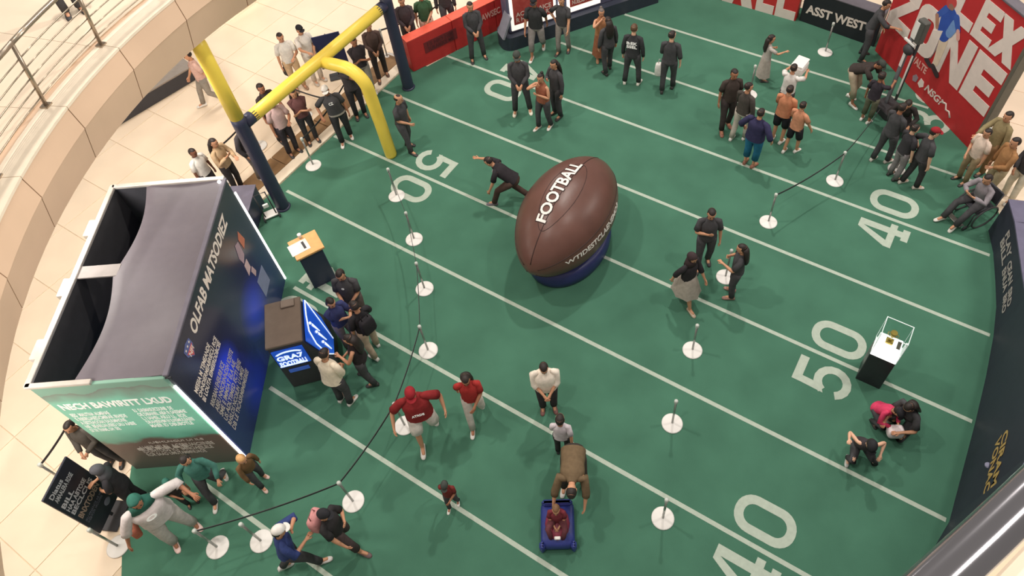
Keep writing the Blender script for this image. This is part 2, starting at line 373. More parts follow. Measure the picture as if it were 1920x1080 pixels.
# q measured so that q=90deg is the top, q=0 is the side facing -y of the local frame
def fs(t, q, k=1.0):
    v = fsurf(t, q, k); return Vector((v.x, v.y, v.z))
ts = [-1 + 2 * k / 44 for k in range(45)]; ts[0] = -.999; ts[-1] = .999
mb = MB(); mb.loft([[fs(t, 2 * math.pi * i / 56) for i in range(56)] for t in ts]); mb.build('ball', M_ball, ball)
M_seam = mat('ball_seam', (58, 38, 36), rough=0.6)
for qd in (90, 20, 160, 232, 308):
    MB().tube([fs(-.97 + 1.94 * k / 40, R(qd), 1.0) for k in range(41)], .009, n=6).build('seam', M_seam, ball)
loop = [fs(-.10 + .56 * math.cos(R(a)), R(90) + R(21) * math.sin(R(a)), 1.0) for a in range(0, 361, 12)]
MB().tube(loop, .006, n=6).build('seam', M_seam, ball)
def ball_text(body, t0, t1, q0, hgt, m, bold, name, k=1.006, dz=0):
    me = text_mesh(body, bold); vs_ = [v.co.copy() for v in me.vertices]
    x0 = min(v.x for v in vs_); x1 = max(v.x for v in vs_); y0 = min(v.y for v in vs_); y1 = max(v.y for v in vs_)
    bm = bmesh.new(); bm.from_mesh(me); bmesh.ops.triangulate(bm, faces=bm.faces); bmesh.ops.subdivide_edges(bm, edges=[e for e in bm.edges if e.calc_length() > .25], cuts=2); bm.to_mesh(me); bm.free()
    out = []
    for v in me.vertices:
        t = t0 + (t1 - t0) * (v.co.x - x0) / (x1 - x0); yy = ((v.co.y - y0) / (y1 - y0) - .5) * hgt
        q = q0 + yy / fb_
        out.append(fs(t, q, k + (0.004 if v.co.z > 0 else 0.0)))
    o = bpy.data.objects.new(name, bpy.data.meshes.new(name)); o.data.from_pydata(out, [], [tuple(p.vertices) for p in me.polygons]); o.data.materials.append(m); o.data.update()
    col.objects.link(o); o.parent = ball; bpy.data.meshes.remove(me); return o
M_bt = mat('ball_print', (240, 232, 226), rough=0.5)
ball_text('FOOTBALL', -.58, .46, R(97), .30, mat('print_outline', (48, 30, 28)), .06, 'lettering_outline', 1.004)  # dark outline printed round the white letters
ball_text('FOOTBALL', -.57, .45, R(97), .26, M_bt, .028, 'lettering', 1.010)
ball_text('WTIDESTCLAENEMOB', -.74, .40, R(8), .15, M_bt, .02, 'side_lettering', 1.006)
bs = MB(); bs.loft([[(1.12 * r * math.cos(2 * math.pi * i / 40), .80 * r * math.sin(2 * math.pi * i / 40), z) for i in range(40)] for r, z in ((.95, 0), (1, .05), (1.02, .2), (1, .36), (.93, .42), (.7, .40))])
bs.build('base_ring', mat('blue_vinyl', (52, 56, 108), rough=.4), ball)

# ---------------------------------------------------------------- exhibition booth
B = thing('exhibition_booth', 'large dark booth with green and blue printed walls and open roof', 'booth', (-.506, -5.89, 0), 34.5)
bx, by, bz = .99, 1.91, 3.15
def ramp_mat(name, axis, stops, noise=0.12, nscale=2.0, emit=0.0, rough=.45, blobs=()):
    m = bpy.data.materials.new(name); m.use_nodes = True; nt = m.node_tree; b = nt.nodes['Principled BSDF']; b.inputs['Roughness'].default_value = rough
    tc = nt.nodes.new('ShaderNodeTexCoord'); sp = nt.nodes.new('ShaderNodeSeparateXYZ'); nt.links.new(tc.outputs['Object'], sp.inputs[0])
    nz = nt.nodes.new('ShaderNodeTexNoise'); nz.inputs['Scale'].default_value = nscale; nz.inputs['Detail'].default_value = 3; nt.links.new(tc.outputs['Object'], nz.inputs['Vector'])
    ad = nt.nodes.new('ShaderNodeMath'); ad.operation = 'MULTIPLY_ADD'; ad.inputs[1].default_value = noise; nt.links.new(nz.outputs['Fac'], ad.inputs[0])
    dv = nt.nodes.new('ShaderNodeMath'); dv.operation = 'DIVIDE'; dv.inputs[1].default_value = bz; nt.links.new(sp.outputs[axis], dv.inputs[0]); nt.links.new(dv.outputs[0], ad.inputs[2])
    rp = nt.nodes.new('ShaderNodeValToRGB'); el = rp.color_ramp.elements
    el[0].position = stops[0][0]; el[0].color = lin(*stops[0][1]) + (1,); el[1].position = stops[-1][0]; el[1].color = lin(*stops[-1][1]) + (1,)
    for p_, c_ in stops[1:-1]: e = el.new(p_); e.color = lin(*c_) + (1,)
    nt.links.new(ad.outputs[0], rp.inputs['Fac'])
    last = rp.outputs['Color']
    for (cy, cz, rad, rgb) in blobs:
        cv = nt.nodes.new('ShaderNodeVectorMath'); cv.operation = 'DISTANCE'; cv.inputs[1].default_value = (bx, cy, cz); nt.links.new(tc.outputs['Object'], cv.inputs[0])
        mr = nt.nodes.new('ShaderNodeMapRange'); mr.interpolation_type = 'SMOOTHSTEP'; mr.inputs['From Min'].default_value = rad; mr.inputs['From Max'].default_value = 0.0; nt.links.new(cv.outputs['Value'], mr.inputs['Value'])
        mx = nt.nodes.new('ShaderNodeMix'); mx.data_type = 'RGBA'; nt.links.new(mr.outputs[0], mx.inputs[0]); nt.links.new(last, mx.inputs[6]); mx.inputs[7].default_value = lin(*rgb) + (1,); last = mx.outputs[2]
    nt.links.new(last, b.inputs['Base Color'])
    if emit > 0: nt.links.new(last, b.inputs['Emission Color']); b.inputs['Emission Strength'].default_value = emit
    return m
M_green = ramp_mat('green_backlit_print', 2, [(.0, (52, 50, 46)), (.16, (70, 62, 54)), (.42, (84, 66, 58)), (.46, (84, 140, 118)), (.62, (120, 184, 158)), (.9, (112, 170, 148)), (1.0, (104, 138, 122)), (1.1, (104, 110, 102))], .14, 2.4, emit=.45)
M_blue = ramp_mat('blue_screen_print', 2, [(0, (34, 38, 78)), (.3, (38, 44, 84)), (.7, (42, 44, 64)), (1.1, (48, 47, 56))], .1, 1.5, emit=.35, rough=.25, blobs=[(-1.0, 1.5, .62, (52, 76, 236)), (.55, 1.05, .75, (40, 56, 176)), (-.6, .3, .8, (36, 50, 150))])
MB().box((0, -by, bz / 2), (2 * bx - .04, .06, bz), bev=.01).build('green_wall', M_green, B)
MB().box((bx, 0, bz / 2), (.06, 2 * by - .04, bz), bev=.01).build('blue_wall', M_blue, B)
MB().box((0, by, bz / 2), (2 * bx - .04, .06, bz), bev=.01).build('back_wall', M_dark, B)
MB().box((-bx, 0, bz / 2), (.06, 2 * by - .04, bz), bev=.01).build('inner_wall', M_black, B)
MB().box((0, 0, .03), (2 * bx - .1, 2 * by - .1, .05)).build('booth_floor', M_black, B)
M_alu = mat('aluminium_frame', (196, 190, 184), rough=.35, metal=.4)
MB().box((-bx, 0, bz + .02), (.09, 2 * by + .06, .06), bev=.01).build('roof_frame', M_alu, B)
MB().box((0, by, bz + .02), (2 * bx, .08, .06), bev=.01).build('roof_frame', M_alu, B)
MB().box((-.45 * bx - .1, -by, bz + .02), (.95, .08, .06), bev=.01).build('roof_frame', M_alu, B)
MB().box((bx, 0, bz + .015), (.08, 2 * by, .05), bev=.01).build('roof_frame', mat('grey_frame', (104, 100, 112), rough=.4), B)
# sagging grey fabric roof
def fx(y):
    s = (y + by) / (2 * by); u = s * 2 % 1 if s < 1 else 1.0
    return -.36 + .16 * math.sin(math.pi * u) - .04 * (s)
mbf = MB(); rows = []
for k in range(41):
    y = -by + .02 + (2 * by - .04) * k / 40; x0 = fx(y); rows.append([Vector((x0 + (bx - .03 - x0) * q / 14, y, bz + .03 - .07 * math.sin(math.pi * q / 14) * (1 - .5 * abs(math.cos(math.pi * 2 * k / 40))) - (.03 if q == 0 else 0))) for q in range(15)])
vs_ = [p for r_ in rows for p in r_]; fsx = [(a_ * 15 + i, a_ * 15 + i + 1, a_ * 15 + 16 + i, a_ * 15 + 15 + i) for a_ in range(40) for i in range(14)]
n_ = len(vs_); vs2 = vs_ + [v - Vector((0, 0, .015)) for v in vs_]
mbf.add(vs2, fsx + [tuple(i + n_ for i in reversed(f)) for f in fsx]); mbf.build('fabric_roof', mat('grey_fabric', (92, 86, 94), rough=.5, var=.05), B)
MB().box((-.66, .08, bz + .0), (.72, .24, .03), bev=.006).build('cross_strap', mat('strap_grey', (132, 126, 124)), B)
for y in (-1.3, -.2, 1.0):
    MB().box((-bx - .1, y, bz - .02), (.12, .34, .10), bev=.01).build('flood_lamp', M_alu, B)
MB().box((bx + .03, -by - .03, 1.46), (.035, .035, 2.9), bev=.004).build('light_strip', M_led, B)
MB().box((bx + .03, by + .01, 1.40), (.03, .03, 2.75), bev=.004).build('light_strip', M_led, B)
MB().ball((bx - .05, by - .12, bz + .07), .03).build('spot_lamp', M_led, B)
GF = lambda x, z: frame((x - bx, -by - .032, z), (1, 0, 0), (0, 0, 1))
lettering(['NECH BAWIRITT LXUD'], GF(.12, 2.42), 1.66, .2, M_print, B, bold=.035)
def gib(n, seed):
    rr = random.Random(seed); s_ = ''
    for k in range(n): s_ += rr.choice('AEINORSTUBCDLMHEIA') if rr.random() > .16 else ' '
    return s_.strip() + 'E'
lettering([(gib(20, 1), .75), gib(24, 2), (gib(22, 3), .9), gib(23, 4), (gib(18, 5), .6)], GF(.12, 1.62), .78, .68, M_print, B, bold=.02)
lettering([(gib(20, 6), .8), gib(24, 7), (gib(22, 8), .92), gib(23, 9), (gib(18, 10), .9)], GF(1.08, 1.62), .74, .68, M_print, B, bold=.02)
M_small = mat('print_small', (196, 186, 176), rough=.6, emit=.1)
lettering([gib(26, 11), (gib(24, 12), .94), (gib(20, 13), .8)], GF(.5, .52), 1.25, .42, M_small, B, bold=.01)
lettering([gib(16, 14)], GF(.75, 1.02), .9, .07, M_small, B)
for k in range(6):
    x = .5 + .15 * k
    MB().box((x - bx, -by - .034, .82), (.09, .006, .09), bev=.002).build('sponsor_badge', M_small, B)
for k in range(5):
    MB().tube([(-.8 + .42 * k, -by - .002, bz - .05), (-.62 + .42 * k, -by - .002, bz - .02)], .015, n=6).build('roof_clip', M_dark, B)
BF = lambda y, z: frame((bx + .033, y, z), (0, 1, 0), (0, 0, 1))
M_cream = mat('print_cream', (226, 212, 200), rough=.6, emit=.2)
lettering(['OLFAB MATSODIEZ'], BF(-1.02, 2.74), 2.25, .26, M_cream, B, bold=.03, italic=.15)
sh = MB()
for poly, mi in ((((-.13, .12), (0, .16), (.13, .12), (.13, -.02), (.0, -.18), (-.13, -.02)), 0),): sh.prism(poly, 0, .006, M=BF(-1.28, 2.80))
shield = sh.build('shield_emblem', mat('emblem_blue', (96, 104, 150), emit=.2), B)
MB().prism(((-.11, .02), (.11, .02), (.0, -.16)), 0, .01, M=BF(-1.28, 2.80)).build('emblem_field', mat('emblem_red', (196, 92, 92), emit=.2), shield)
lettering(['NFI'], BF(-1.36, 2.71), .16, .1, M_cream, shield, lift=.012, bold=.02)
for k in range(3): MB().box((bx + .042, -1.36 + .08 * k, 2.89), (.004, .03, .03)).build('emblem_star', M_cream, shield)
lettering([(gib(16, 21), .8), gib(20, 22), gib(20, 23)], BF(-1.75, 1.95), 1.05, .42, M_cream, B, bold=.02)
lettering([(gib(18, 24), .7), gib(22, 25), (gib(20, 26), .9), gib(22, 27), (gib(22, 28), .95), gib(20, 29)], BF(-1.7, .75), 1.1, 1.05, M_small, B, bold=.012)
for pts, c_ in (([(0, 0), (.16, .08), (.2, .4), (.06, .46), (-.04, .2)], (176, 150, 160)), ([(.25, .12), (.42, .2), (.36, .5), (.24, .4)], (196, 120, 96)), ([(-.06, -.3), (.12, -.26), (.14, -.04), (-.02, -.04)], (206, 178, 178)), ([(.1, -.55), (.2, -.5), (.16, -.3), (.06, -.34)], (196, 168, 170))):
    MB().prism(pts, 0, .004, M=BF(1.0, 1.85)).build('printed_figure', mat('fig_%d_%d' % (c_[0], c_[1]), c_, emit=.1), B)
MB().prism([(-.2, -.24), (.2, -.24), (.22, .24), (-.18, .24)], 0, .004, M=BF(1.22, .95)).build('pale_label', mat('pale_label', (132, 140, 168), emit=.1), B)

# ---------------------------------------------------------------- arcade cabinet beside the booth
K = thing('arcade_cabinet', 'dark game cabinet with glowing blue screens beside the booth', 'game cabinet', (1.03, -4.94, 0), -44)
M_scr = ramp_mat('blue_screen', 2, [(0, (22, 50, 130)), (.25, (40, 100, 210)), (.6, (30, 80, 190))], .5, 5.0, emit=.5, rough=.15)
M_lit = mat('screen_white', (225, 240, 255), emit=.9)
MB().box((0, 0, .72), (.92, .62, 1.44), bev=.03).build('body', M_black, K)
MB().box((0, 0, 1.47), (.95, .64, .06), bev=.015).build('top_panel', mat('brown_top', (104, 90, 80), rough=.3), K)
MB().box((-.36, .1, 1.52), (.16, .24, .04), bev=.01).build('top_hatch', mat('brown_hatch', (118, 104, 94)), K)
es = MB().box((.475, 0, 1.08), (.03, .54, .55), bev=.008).build('end_screen', M_scr, K)
EF = frame((.492, -.24, .85), (0, 1, 0), (0, 0, 1))
lettering(['GRA7', ('FOOTBALI', 1)], EF, .46, .34, M_lit, es, bold=.04)
MB().box((.496, -.02, .86), (.006, .48, .035)).build('caption_bar', M_lit, es)
MB().prism(arc(0, 0, .24, .12, 20, 160, 10) + arc(0, 0, .2, .08, 160, 20, 10), 0, .006, M=frame((.492, 0, 1.2), (0, 1, 0), (0, 0, 1))).build('screen_arc', M_lit, es)
MB().box((.472, 0, .62), (.02, .36, .1), bev=.005).build('name_plate', mat('plate_blue', (52, 84, 160), emit=.5), K)
SF = frame((0, .345, 1.42), (-1, 0, 0), (0, -.334, .943))
MB().add([(-.44, .30, .02), (.44, .30, .02), (.44, .58, .02), (-.44, .58, .02), (-.44, .30, 1.40), (.44, .30, 1.40), (.44, .61, .60), (-.44, .61, .60)], [(0, 1, 2, 3), (0, 1, 5, 4), (4, 5, 6, 7), (7, 6, 2, 3), (1, 2, 6, 5), (0, 3, 7, 4)], 0, False).build('side_console', M_black, K)
sp = MB().prism([(.43, 0), (-.44, -.02), (-.46, -.5), (-.34, -.84), (.0, -.86), (.3, -.5)], 0, .02, M=SF).build('side_screen', M_scr, K)
MB().tube([SF @ Vector(p_) for p_ in ((.42, -.02, .026), (.1, -.04, .026), (-.2, -.1, .026), (-.38, -.3, .026), (-.45, -.62, .026), (-.36, -.83, .026))], .012, n=6).build('light_line', M_lit, sp)
MB().tube([SF @ Vector(p_) for p_ in ((.42, -.04, .026), (.22, -.4, .026), (-.02, -.84, .026))], .009, n=6).build('light_line', M_lit, sp)
for x_, z_, h_ in ((-.02, -.2, .22), (-.12, -.38, .24), (-.25, -.56, .2)):
    MB().tube([SF @ Vector((x_, z_, .026)), SF @ Vector((x_ - .03, z_ - h_, .026))], [(.03, .012), (.012, .008)], n=8).build('screen_figure', M_lit, sp)
    MB().ball(SF @ Vector((x_, z_ + .06, .026)), .028, n=8, m=6).build('screen_figure', M_lit, sp)
MB().box((0, -.24, .3), (.06, .1, .6), bev=.01).build('booth_glow_bar', mat('blue_glow', (48, 60, 210), emit=.8), K, loc=(-.05, -.2, 0))  # bar added for the glow of the blue-lit booth wall

# ---------------------------------------------------------------- check-in podium
Pd = thing('check_in_podium', 'navy podium with orange wooden top beside the booth', 'podium', (-.125, -3.3, 0), 64)
MB().box((0, 0, .53), (.48, .44, 1.06), bev=.015).build('body', M_navy, Pd); MB().box((0, 0, 1.085), (.58, .54, .05), bev=.008).build('top', M_wood, Pd)
pp = MB().box((0, 0, .002), (.3, .38, .004)).build('paper_sheet', mat('paper', (248, 240, 228)), None, (-.19, -3.42, 1.112)); pp.rotation_euler = (0, 0, R(-24)); tag(pp, 'white paper sheet with black heading on the podium top', 'paper')
MB().box((0, .1, .005), (.2, .05, .003)).build('heading', M_black, pp)
cu = thing('paper_cup', 'small white cup at the corner of the podium top', 'cup', (-.34, -3.22, 1.11))
MB().lathe([(.032, 0), (.04, .09), (.042, .095)], n=16).build('cup', M_white, cu); MB().lathe([(.043, .095), (.043, .105), (.02, .11)], n=16).build('lid', M_white, cu)

# ---------------------------------------------------------------- lit display case
C_ = thing('display_case', 'black plinth with brightly lit glass display case on the fifty line', 'display case', (10.26, .01, 0))
MB().box((0, 0, .46), (.43, .38, .92), bev=.008).build('plinth', mat('plinth_black', (46, 44, 50), rough=.35), C_)
MB().box((0, 0, .935), (.42, .37, .03), bev=.004).build('lit_deck', mat('lit_deck', (250, 250, 244), emit=1.6), C_)
MB().box((0, 0, 1.06), (.38, .32, .22), bev=.01).build('lit_riser', mat('lit_deck', (250, 250, 244)), C_)
gl = bpy.data.materials.new('case_glass'); gl.use_nodes = True; b_ = gl.node_tree.nodes['Principled BSDF']; b_.inputs['Transmission Weight'].default_value = 1; b_.inputs['Roughness'].default_value = .02; b_.inputs['IOR'].default_value = 1.05; b_.inputs['Base Color'].default_value = (.94, .98, .97, 1)
for c__, s__ in (((0, -.185, 1.27), (.43, .006, .64)), ((0, .185, 1.27), (.43, .006, .64)), ((-.212, 0, 1.27), (.006, .37, .64)), ((.212, 0, 1.27), (.006, .37, .64)), ((0, 0, 1.595), (.43, .38, .006))):
    MB().box(c__, s__).build('glass_pane', gl, C_)
M_edge = mat('case_edge', (226, 232, 230), rough=.2, emit=.4)
for sx in (-1, 1):
    for sy in (-1, 1): MB().box((sx * .213, sy * .187, 1.27), (.01, .01, .65)).build('edge_trim', M_edge, C_)
for sy in (-1, 1): MB().box((0, sy * .187, 1.6), (.44, .01, .01)).build('edge_trim', M_edge, C_); MB().box((sy * .213, 0, 1.6), (.01, .38, .01)).build('edge_trim', M_edge, C_)
tr = thing('gold_trophy', 'small gold trophy inside the lit glass case', 'trophy', (10.24, .04, 1.17))
MB().box((0, 0, .03), (.12, .12, .06), bev=.01).build('foot', mat('trophy_gold', (206, 178, 92), rough=.3, metal=.5), tr)
MB().lathe([(.03, .06), (.015, .1), (.02, .16), (.05, .24), (.055, .3), (.045, .3)], n=16).build('bowl', mat('trophy_gold', (206, 178, 92)), tr)
for s in (-1, 1): MB().tube([(s * .045, 0, .28), (s * .085, 0, .26), (s * .08, 0, .2), (s * .03, 0, .17)], .007, n=6).build('handle', mat('trophy_gold', (206, 178, 92)), tr)
cd = MB().box((0, 0, 0), (.06, .16, .012)).build('caption_card', mat('card_grey', (120, 116, 104)), None, (10.40, .04, 1.181)); tag(cd, 'grey caption card beside the trophy in the glass case', 'card')

# ---------------------------------------------------------------- boards round the field
rb = thing('red_barrier', 'low red padded barrier at the top left of the field', 'barrier', (-2.47, 2.84, 0), 68.5)
for k in range(3):
    MB().box((.68 + 1.36 * k, .16, .48), (1.35, .3, .96), bev=.02).build('pad', M_red, rb)
M_orange = mat('red_top', (226, 92, 70), rough=.5)
for k in range(3): MB().box((.68 + 1.36 * k, .16, .965), (1.35, .31, .02), bev=.006).build('pad_top', M_orange, rb)
RF = lambda x, z: frame((x, .005, z), (1, 0, 0), (0, 0, 1))
MB().box((.95, .005, .55), (1.0, .008, .34), bev=.002).build('faded_print', mat('print_maroon', (120, 42, 46)), rb)
lettering([gib(10, 40), gib(12, 41)], RF(.55, .42), .8, .26, mat('print_maroon2', (92, 40, 46)), rb, bold=.03, lift=.008)
lettering(['AWSEC'], RF(2.25, .52), .62, .2, mat('print_pink', (226, 170, 160)), rb, bold=.03)

Tp = thing('poster_stage', 'dark stage with white-framed red lit posters along the top edge', 'stage', (-.62, 4.78, 0), 56.1)
def rr_poly(x0, x1, y0, y1, r): return arc(x0 + r, y1 - r, r, r, 180, 90, 8) + [(x1, y1), (x1, y0)] + arc(x0 + r, y0 + r, r, r, 270, 180, 8)
MB().prism(rr_poly(-.2, 4.5, 0, .72, .3), 0, .42).build('plinth', mat('stage_navy', (52, 56, 70), rough=.5), Tp)
MB().box((2.25, .42, 1.55), (4.4, .44, 2.26), bev=.02).build('wall', mat('stage_wall', (92, 92, 116), rough=.5), Tp)
M_frame = mat('lit_frame', (255, 244, 230), emit=1.0)
M_post = ramp_mat('red_poster', 2, [(.1, (150, 60, 54)), (.3, (190, 92, 84)), (.5, (150, 52, 48)), (.9, (176, 86, 80))], .5, 9.0, emit=.15)
for x0, x1 in ((.12, 1.42), (1.75, 2.75), (3.45, 4.35)):
    f_ = MB().box(((x0 + x1) / 2, .185, 1.5), (x1 - x0, .04, 2.0), bev=.006).build('poster_frame', M_frame, Tp)
    MB().box(((x0 + x1) / 2, .165, 1.56), (x1 - x0 - .16, .03, 1.78), bev=.004).build('poster', M_post, f_)
    lettering([gib(9, int(x0 * 10) + 60), gib(11, int(x0 * 10) + 61)], frame((x0 + .14, .148, .74), (1, 0, 0), (0, 0, 1)), x1 - x0 - .28, .3, mat('poster_text', (236, 214, 206)), f_, bold=.02)
MB().box((-.06, .2, .75), (.05, .4, .66), M=Matrix.Rotation(R(24), 4, 'Y')).build('side_fin', mat('fin_grey', (130, 130, 142)), Tp)
MB().box((1.56, .19, 1.2), (.1, .05, 1.3), bev=.01).build('light_tube', M_led, Tp)

V = thing('word_board', 'red board with giant white letters cut by the top edge of the view', 'board', (2.6, 9.42, 0), 0)
MB().box((1.47, .12, .7), (2.94, .24, 1.4), bev=.01).build('panel', M_red, V)
for ch, x0, x1 in (('V', .12, .78), ('A', .82, 1.72), ('L', 1.8, 2.3), ('L', 2.35, 2.9)):
    block(ch, frame((x0, -.001, .0), (1, 0, 0), (0, 0, 1)), x1 - x0, 1.05, M_letter, V)
MB().box((1.47, .12, 1.41), (2.94, .26, .03)).build('cap', M_kerb, V)

A_ = thing('black_board', 'black barrier board lettered in white beside the red wall', 'board', (5.62, 9.5, 0), -6)
MB().box((1.03, .17, .48), (2.06, .34, .95), bev=.01).build('panel', mat('board_black', (40, 40, 46), rough=.5), A_)
MB().box((1.03, .18, .965), (2.06, .37, .03), bev=.006).build('cap', mat('cap_grey', (104, 98, 106)), A_)
lettering(['ASST WEST'], frame((.12, -.001, .30), (1, 0, 0), (0, 0, 1)) @ Matrix.Rotation(R(2), 4, 'Z'), 1.6, .27, M_letter, A_, bold=.035)

F = thing('red_lettered_wall', 'tall red wall with two rows of giant white block letters', 'wall panel', (7.74, 9.16, 0), -41.7)
MB().box((1.88, .11, 1.67), (3.76, .22, 3.34), bev=.01).build('panel', mat('wall_red', (190, 46, 50), rough=.5, var=.05), F)
MB().box((3.80, .11, 1.67), (.09, .26, 3.36), bev=.01).build('end_frame', mat('frame_olive', (104, 100, 90), rough=.5), F)
MB().box((1.88, .11, 3.36), (3.76, .26, .05), bev=.01).build('cap', mat('cap_grey', (104, 98, 106)), F)
FF = lambda x, z: frame((x, -.001, z), (1, 0, 0), (0, 0, 1))
for ch, x0, x1 in (('Z', .04, .88), ('O', .93, 1.78), ('N', 1.86, 2.80), ('E', 2.86, 3.72)): block(ch, FF(x0, .95), x1 - x0, 1.2, M_letter, F)
for ch, x0, x1 in (('F', .25, 1.1), ('L', 1.75, 2.42), ('E', 2.46, 3.02), ('X', 3.0, 3.74)): block(ch, FF(x0, 2.26), x1 - x0, .9, M_letter, F)
lettering(['VALTE'], FF(1.25, .62), .55, .2, mat('print_pink', (226, 170, 160)), F, bold=.03)
lettering(['NSG?'], FF(1.95, .28), .6, .2, M_letter, F, bold=.03, italic=.3)
MB().prism([(0, 0), (.12, .04), (.14, .18), (.04, .22), (-.04, .12)], 0, .006, M=FF(1.52, .22)).build('print_badge', mat('badge_grey', (150, 130, 140)), F)
MB().prism([(0, 0), (.1, -.06), (.2, .04), (.16, .16), (.04, .18)], 0, .006, M=FF(1.7, .28)).build('print_badge', M_letter, F)
MB().tube([FF(2.55, .4) @ Vector(p_) for p_ in ((0, 0, 0), (.14, .05, 0), (.2, -.08, 0), (.3, -.05, 0), (.4, -.16, 0))], (.03), n=6, flat=.3).build('print_squiggle', M_letter, F)
# the printed player on the wall
def capsule(a_, b2, r0, r1, n=8):
    ang = math.degrees(math.atan2(b2[1] - a_[1], b2[0] - a_[0]))
    return arc(b2[0], b2[1], r1, r1, ang - 90, ang + 90, n) + arc(a_[0], a_[1], r0, r0, ang + 90, ang + 270, n)
for k, (a_, b2, r0, r1, rgb) in enumerate((((1.74, 1.72), (1.70, 1.12), .13, .075, (150, 132, 134)), ((1.90, 1.72), (1.95, 1.10), .13, .085, (222, 200, 178)), ((1.66, .98), (1.82, .92), .07, .06, (62, 48, 52)), ((1.92, .96), (2.12, .86), .07, .07, (62, 48, 52)), ((1.82, 1.82), (1.78, 2.24), .19, .23, (52, 84, 172)), ((1.96, 1.92), (2.02, 2.18), .10, .12, (116, 152, 208)), ((1.62, 2.34), (1.46, 2.06), .085, .06, (60, 92, 176)), ((1.46, 2.06), (1.58, 1.84), .055, .05, (178, 130, 108)), ((1.98, 2.34), (2.16, 2.12), .085, .06, (60, 92, 176)), ((2.16, 2.12), (2.24, 1.98), .05, .05, (226, 170, 160)), ((1.68, 2.52), (1.70, 2.56), .13, .13, (196, 72, 70)), ((1.72, 2.46), (1.76, 2.46), .07, .06, (150, 110, 96)))):
    MB().prism(capsule(a_, b2, r0, r1), .0095, .0125 + .0006 * k, M=FF(0, 0)).build('printed_player', mat('player_%d_%d_%d' % rgb, rgb, rough=.6), F)

RW = thing('right_barrier', 'long curved navy barrier along the right edge of the field', 'barrier', (11.9, 1, 0))
path = [(11.40, 4.44), (11.6, 3.89), (11.77, 3.2), (11.9, 2.6), (11.98, 1.92), (12.03, 1.0), (12.05, 0), (12.05, -1.0), (12.05, -1.9), (11.9, -2.6), (11.69, -3.04), (11.2, -4.2), (10.6, -5.4)]
M_bar = mat('barrier_navy', (48, 50, 64), rough=.55); M_bart = mat('barrier_top', (102, 98, 122), rough=.6)
RO = Vector((11.9, 1, 0)); UZ = Vector((0, 0, 1))
hts = [.98, 1.0, 1.05, 1.12, 1.35, 1.75, 2.1, 2.5, 2.8, 2.8, 2.8, 2.8, 2.8]
for k, (a_, b2) in enumerate(zip(path[:-1], path[1:])):
    a_ = Vector((*a_, 0)) - RO; b2 = Vector((*b2, 0)) - RO; d_ = (b2 - a_); n2 = Vector((-d_.y, d_.x, 0)).normalized(); h0, h1 = hts[k], hts[k + 1]
    for nm, t0, t1, mm in (('barrier_panel', 0, .28, M_bar), ('barrier_cap', -.01, .30, M_bart)):
        zb = (lambda h_: 0 if nm == 'barrier_panel' else h_ - .005); zt = (lambda h_: h_ - .005 if nm == 'barrier_panel' else h_ + .03)
        rg = [[c_ + n2 * t0 + UZ * zb(h_), c_ + n2 * t1 + UZ * zb(h_), c_ + n2 * t1 + UZ * zt(h_), c_ + n2 * t0 + UZ * zt(h_)] for c_, h_ in ((a_, h0), (b2, h1))]
        MB().loft(rg, 0, True, True, False).build(nm, mm, RW)
def on_wall(i, f, z): # right/up frame on panel i facing the field
    a_ = Vector((*path[i], 0)) - RO; b2 = Vector((*path[i + 1], 0)) - RO; d_ = (b2 - a_).normalized(); n2 = Vector((-d_.y, d_.x, 0))
    return frame(a_.lerp(b2, f) - n2 * .004 + Vector((0, 0, z)), d_, (0, 0, 1))
M_lt = mat('barrier_print', (176, 168, 164), rough=.6)
lettering(['FLAY', 'BILL'], on_wall(1, .0, .36), .6, .42, M_lt, RW, bold=.03)
lettering(['CEAN', 'ENUA'], on_wall(2, .0, .34), .52, .42, M_lt, RW, bold=.03)
lettering(['SRD', 'BRO'], on_wall(3, .0, .34), .42, .40, M_lt, RW, bold=.03)
M_gold = mat('gold_print', (190, 160, 96), rough=.5)
lettering(['CIRAM', 'VONAC'], on_wall(7, .0, 1.38), .95, .46, M_gold, RW, bold=.03)
MB().ball(on_wall(7, .45, 1.28) @ Vector((0, 0, 0)), (.05, .05, .03)).build('barrier_knob', mat('knob_grey', (150, 150, 176)), RW)

# ---------------------------------------------------------------- freestanding sign
S_ = thing('floor_sign', 'tall black floor sign with white text beside the booth', 'sign', (.14, -8.76, 0), -65)
# local x runs along the board, its face looks to local +y
MB().box((0, 0, .99), (.68, .035, 1.62), bev=.006).build('board', mat('sign_black', (40, 42, 54), rough=.4), S_)
SGF = lambda x, z: frame((x, .0185, z), (-1, 0, 0), (0, 0, 1))
lettering([('Diatus', .6), (gib(12, 80), .9)], SGF(.27, 1.48), .5, .24, mat('sign_text', (196, 196, 204)), S_, bold=.02)
lettering([('BILL', .5), (gib(9, 81), .9), ('BECLCUS', 1)], SGF(.29, 1.0), .56, .38, mat('sign_text', (196, 196, 204)), S_, bold=.03)
lettering(['BNXTODEN'], SGF(.28, .78), .54, .14, mat('sign_gold', (170, 150, 136)), S_, bold=.03)
lettering([gib(18, 82), (gib(20, 83), .8)], SGF(.28, .58), .54, .12, mat('sign_dim', (120, 122, 140)), S_)
MB().lathe([(.07, 0), (.07, .004), (.05, .006)], n=20).build('seal', mat('sign_dim', (120, 122, 140)), S_, (0, 0, 0)).matrix_local = frame((-.12, .019, .4), (-1, 0, 0), (0, 0, 1))
MB().box((0, 0, .16), (.05, .03, .14), bev=.004).build('stem', M_black, S_)
MB().box((0, .0, .02), (.5, .34, .03), bev=.01).build('foot', M_black, S_)

